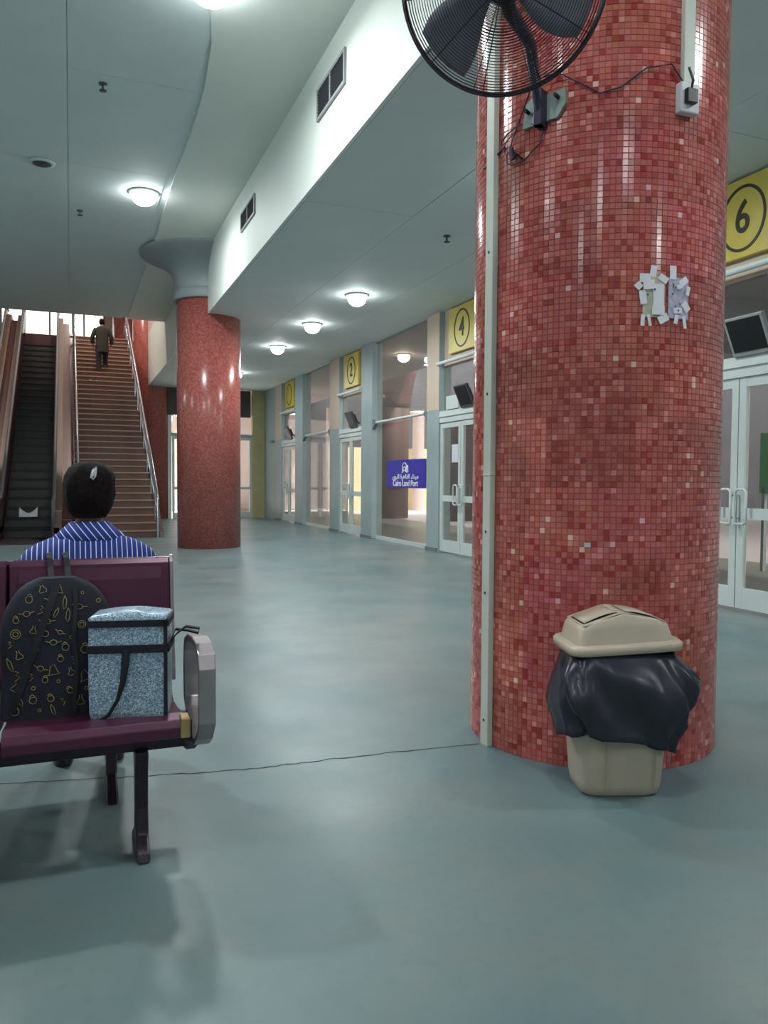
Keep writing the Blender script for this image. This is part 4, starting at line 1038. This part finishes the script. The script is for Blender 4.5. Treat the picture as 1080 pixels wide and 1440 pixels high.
    prof = [(1.148, .060, .050, -.02), (1.17, .078, .070, -.005), (1.20, .088, .088, 0), (1.24, .095, .100, .005), (1.28, .098, .105, .008), (1.315, .094, .102, .01), (1.345, .078, .085, .01), (1.364, .052, .058, .01), (1.373, .02, .02, .01)]
    for z, a, b, yo in prof:
        ring = []
        for k in range(40):
            t = 2*pi*k/40; fr = max(0, sin(t)); cut = 1-.22*fr if z < 1.32 else 1
            w_ = 1+.13*noise.noise(Vector((cos(t)*3, sin(t)*3, z*16)))+.022*sin(t*14+z*60)
            ring.append((a*cos(t)*w_, yo+.045-.12+b*sin(t)*w_*cut-(.012 if sin(t) < -.2 else 0), z))
        hr.append(ring)
    h = MB().loft(hr).build('hair', 'hair', r)
    bun = []
    for i in range(9):
        t = i/8*pi; bun.append([(.008+.045*sin(t)*cos(2*pi*k/24)*(1+.12*sin(k*2+i)), -.155+.030*sin(t)*sin(2*pi*k/24)*(1+.1*sin(k*3)), 1.27-.075*cos(t)) for k in range(24)])
    MB().loft(bun).build('hair_twist', 'hair', h)
    MB().tube([(.004, -.186, 1.305), (.018, -.187, 1.325), (.022, -.185, 1.348), (.012, -.186, 1.335), (.006, -.187, 1.315), (.012, -.187, 1.298), (.020, -.187, 1.312), (.024, -.185, 1.345)], .0045, 6).build('hair_clip', 'clip', h, label='silver oval hair clip')
woman()
def climber():
    r = empty('person', (.93, 25.93, 28*RISE+.001), 'person in dark coat and black trousers climbing the stairs, seen from behind', 'person')
    J = [((0, .02, .88), (.13, .10)), ((0, .03, 1.05), (.12, .09)), ((0, .05, 1.28), (.15, .095)), ((0, .06, 1.40), (.07, .06)), ((0, .07, 1.46), .05), ((0, .085, 1.52), .055)]
    E_ = [(0, 1), (1, 2), (2, 3), (3, 4), (4, 5)]; wr = []
    for s_ in (-1, 1):
        w_ = (.27*s_, .12, .86); d_ = add_arm(J, E_, 2, (.185*s_, .05, 1.33), (.27*s_, .02, 1.08), w_, (-s_, 0, 0)); wr.append((w_, d_, (-s_, 0, 0)))
    legs = [[(-.095, .02, .82), (-.10, .03, .44), (-.10, .0, .10), (-.10, .12, .04)], [(.095, .05, .84), (.10, .26, .56), (.10, .24, .26), (.10, .36, .20)]]
    for l in legs:
        i = len(J); J += [(l[0], .088), (l[1], .058), (l[2], .038), (l[3], (.03, .03))]; E_ += [(0, i), (i, i+1), (i+1, i+2), (i+2, i+3)]
    skin_body(r, J, E_)
    head(MB(), (0, .10, 1.56), .98).build('head', 'skin', r)
    for w_, d_, pn in wr:
        mb = MB()
        for ch in hand_chains(w_, d_, pn): mb.tube(ch, [.011, .010, .009, .007][:len(ch)], 8)
        mb.build('fingers', 'skin', r)
    sec = [(.62, .20, .15), (.75, .20, .155), (.95, .18, .14), (1.10, .185, .13), (1.25, .21, .125), (1.34, .205, .115), (1.39, .15, .10), (1.43, .08, .07)]
    MB().loft([[(a*cos(2*pi*k/32), .04+b*sin(2*pi*k/32), z) for k in range(32)] for z, a, b in sec], cap=False).build('coat', 'olive', r, label='dark olive coat')
    for s_ in (-1, 1): MB().tube([(.17*s_, .05, 1.34), (.22*s_, .04, 1.24), (.28*s_, .02, 1.08), (.28*s_, .10, .90)], [.07, .072, .065, .055], 14).build('sleeve', 'olive', r)
    for l in legs: MB().tube([l[0], ((l[0][0]+l[1][0])/2, (l[0][1]+l[1][1])/2, (l[0][2]+l[1][2])/2), l[1], l[2]], [.105, .098, .085, .07], 14).build('trouser_leg', 'blackcloth', r)
    for l in legs: MB().loft([superell(l[3][0], l[3][1]-.04, l[3][2]-.037+z, a, b, 20, .8) for z, a, b in ((0, .045, .13), (.03, .045, .125), (.07, .038, .08), (.09, .03, .05))]).build('shoe', 'black', r)
    MB().loft([superell(0, .085, z, a, b, 24, 1) for z, a, b in ((1.47, .05, .05), (1.50, .078, .085), (1.56, .086, .10), (1.62, .078, .094), (1.66, .05, .06), (1.672, .015, .02))]).build('hair', 'hair', r)
climber()
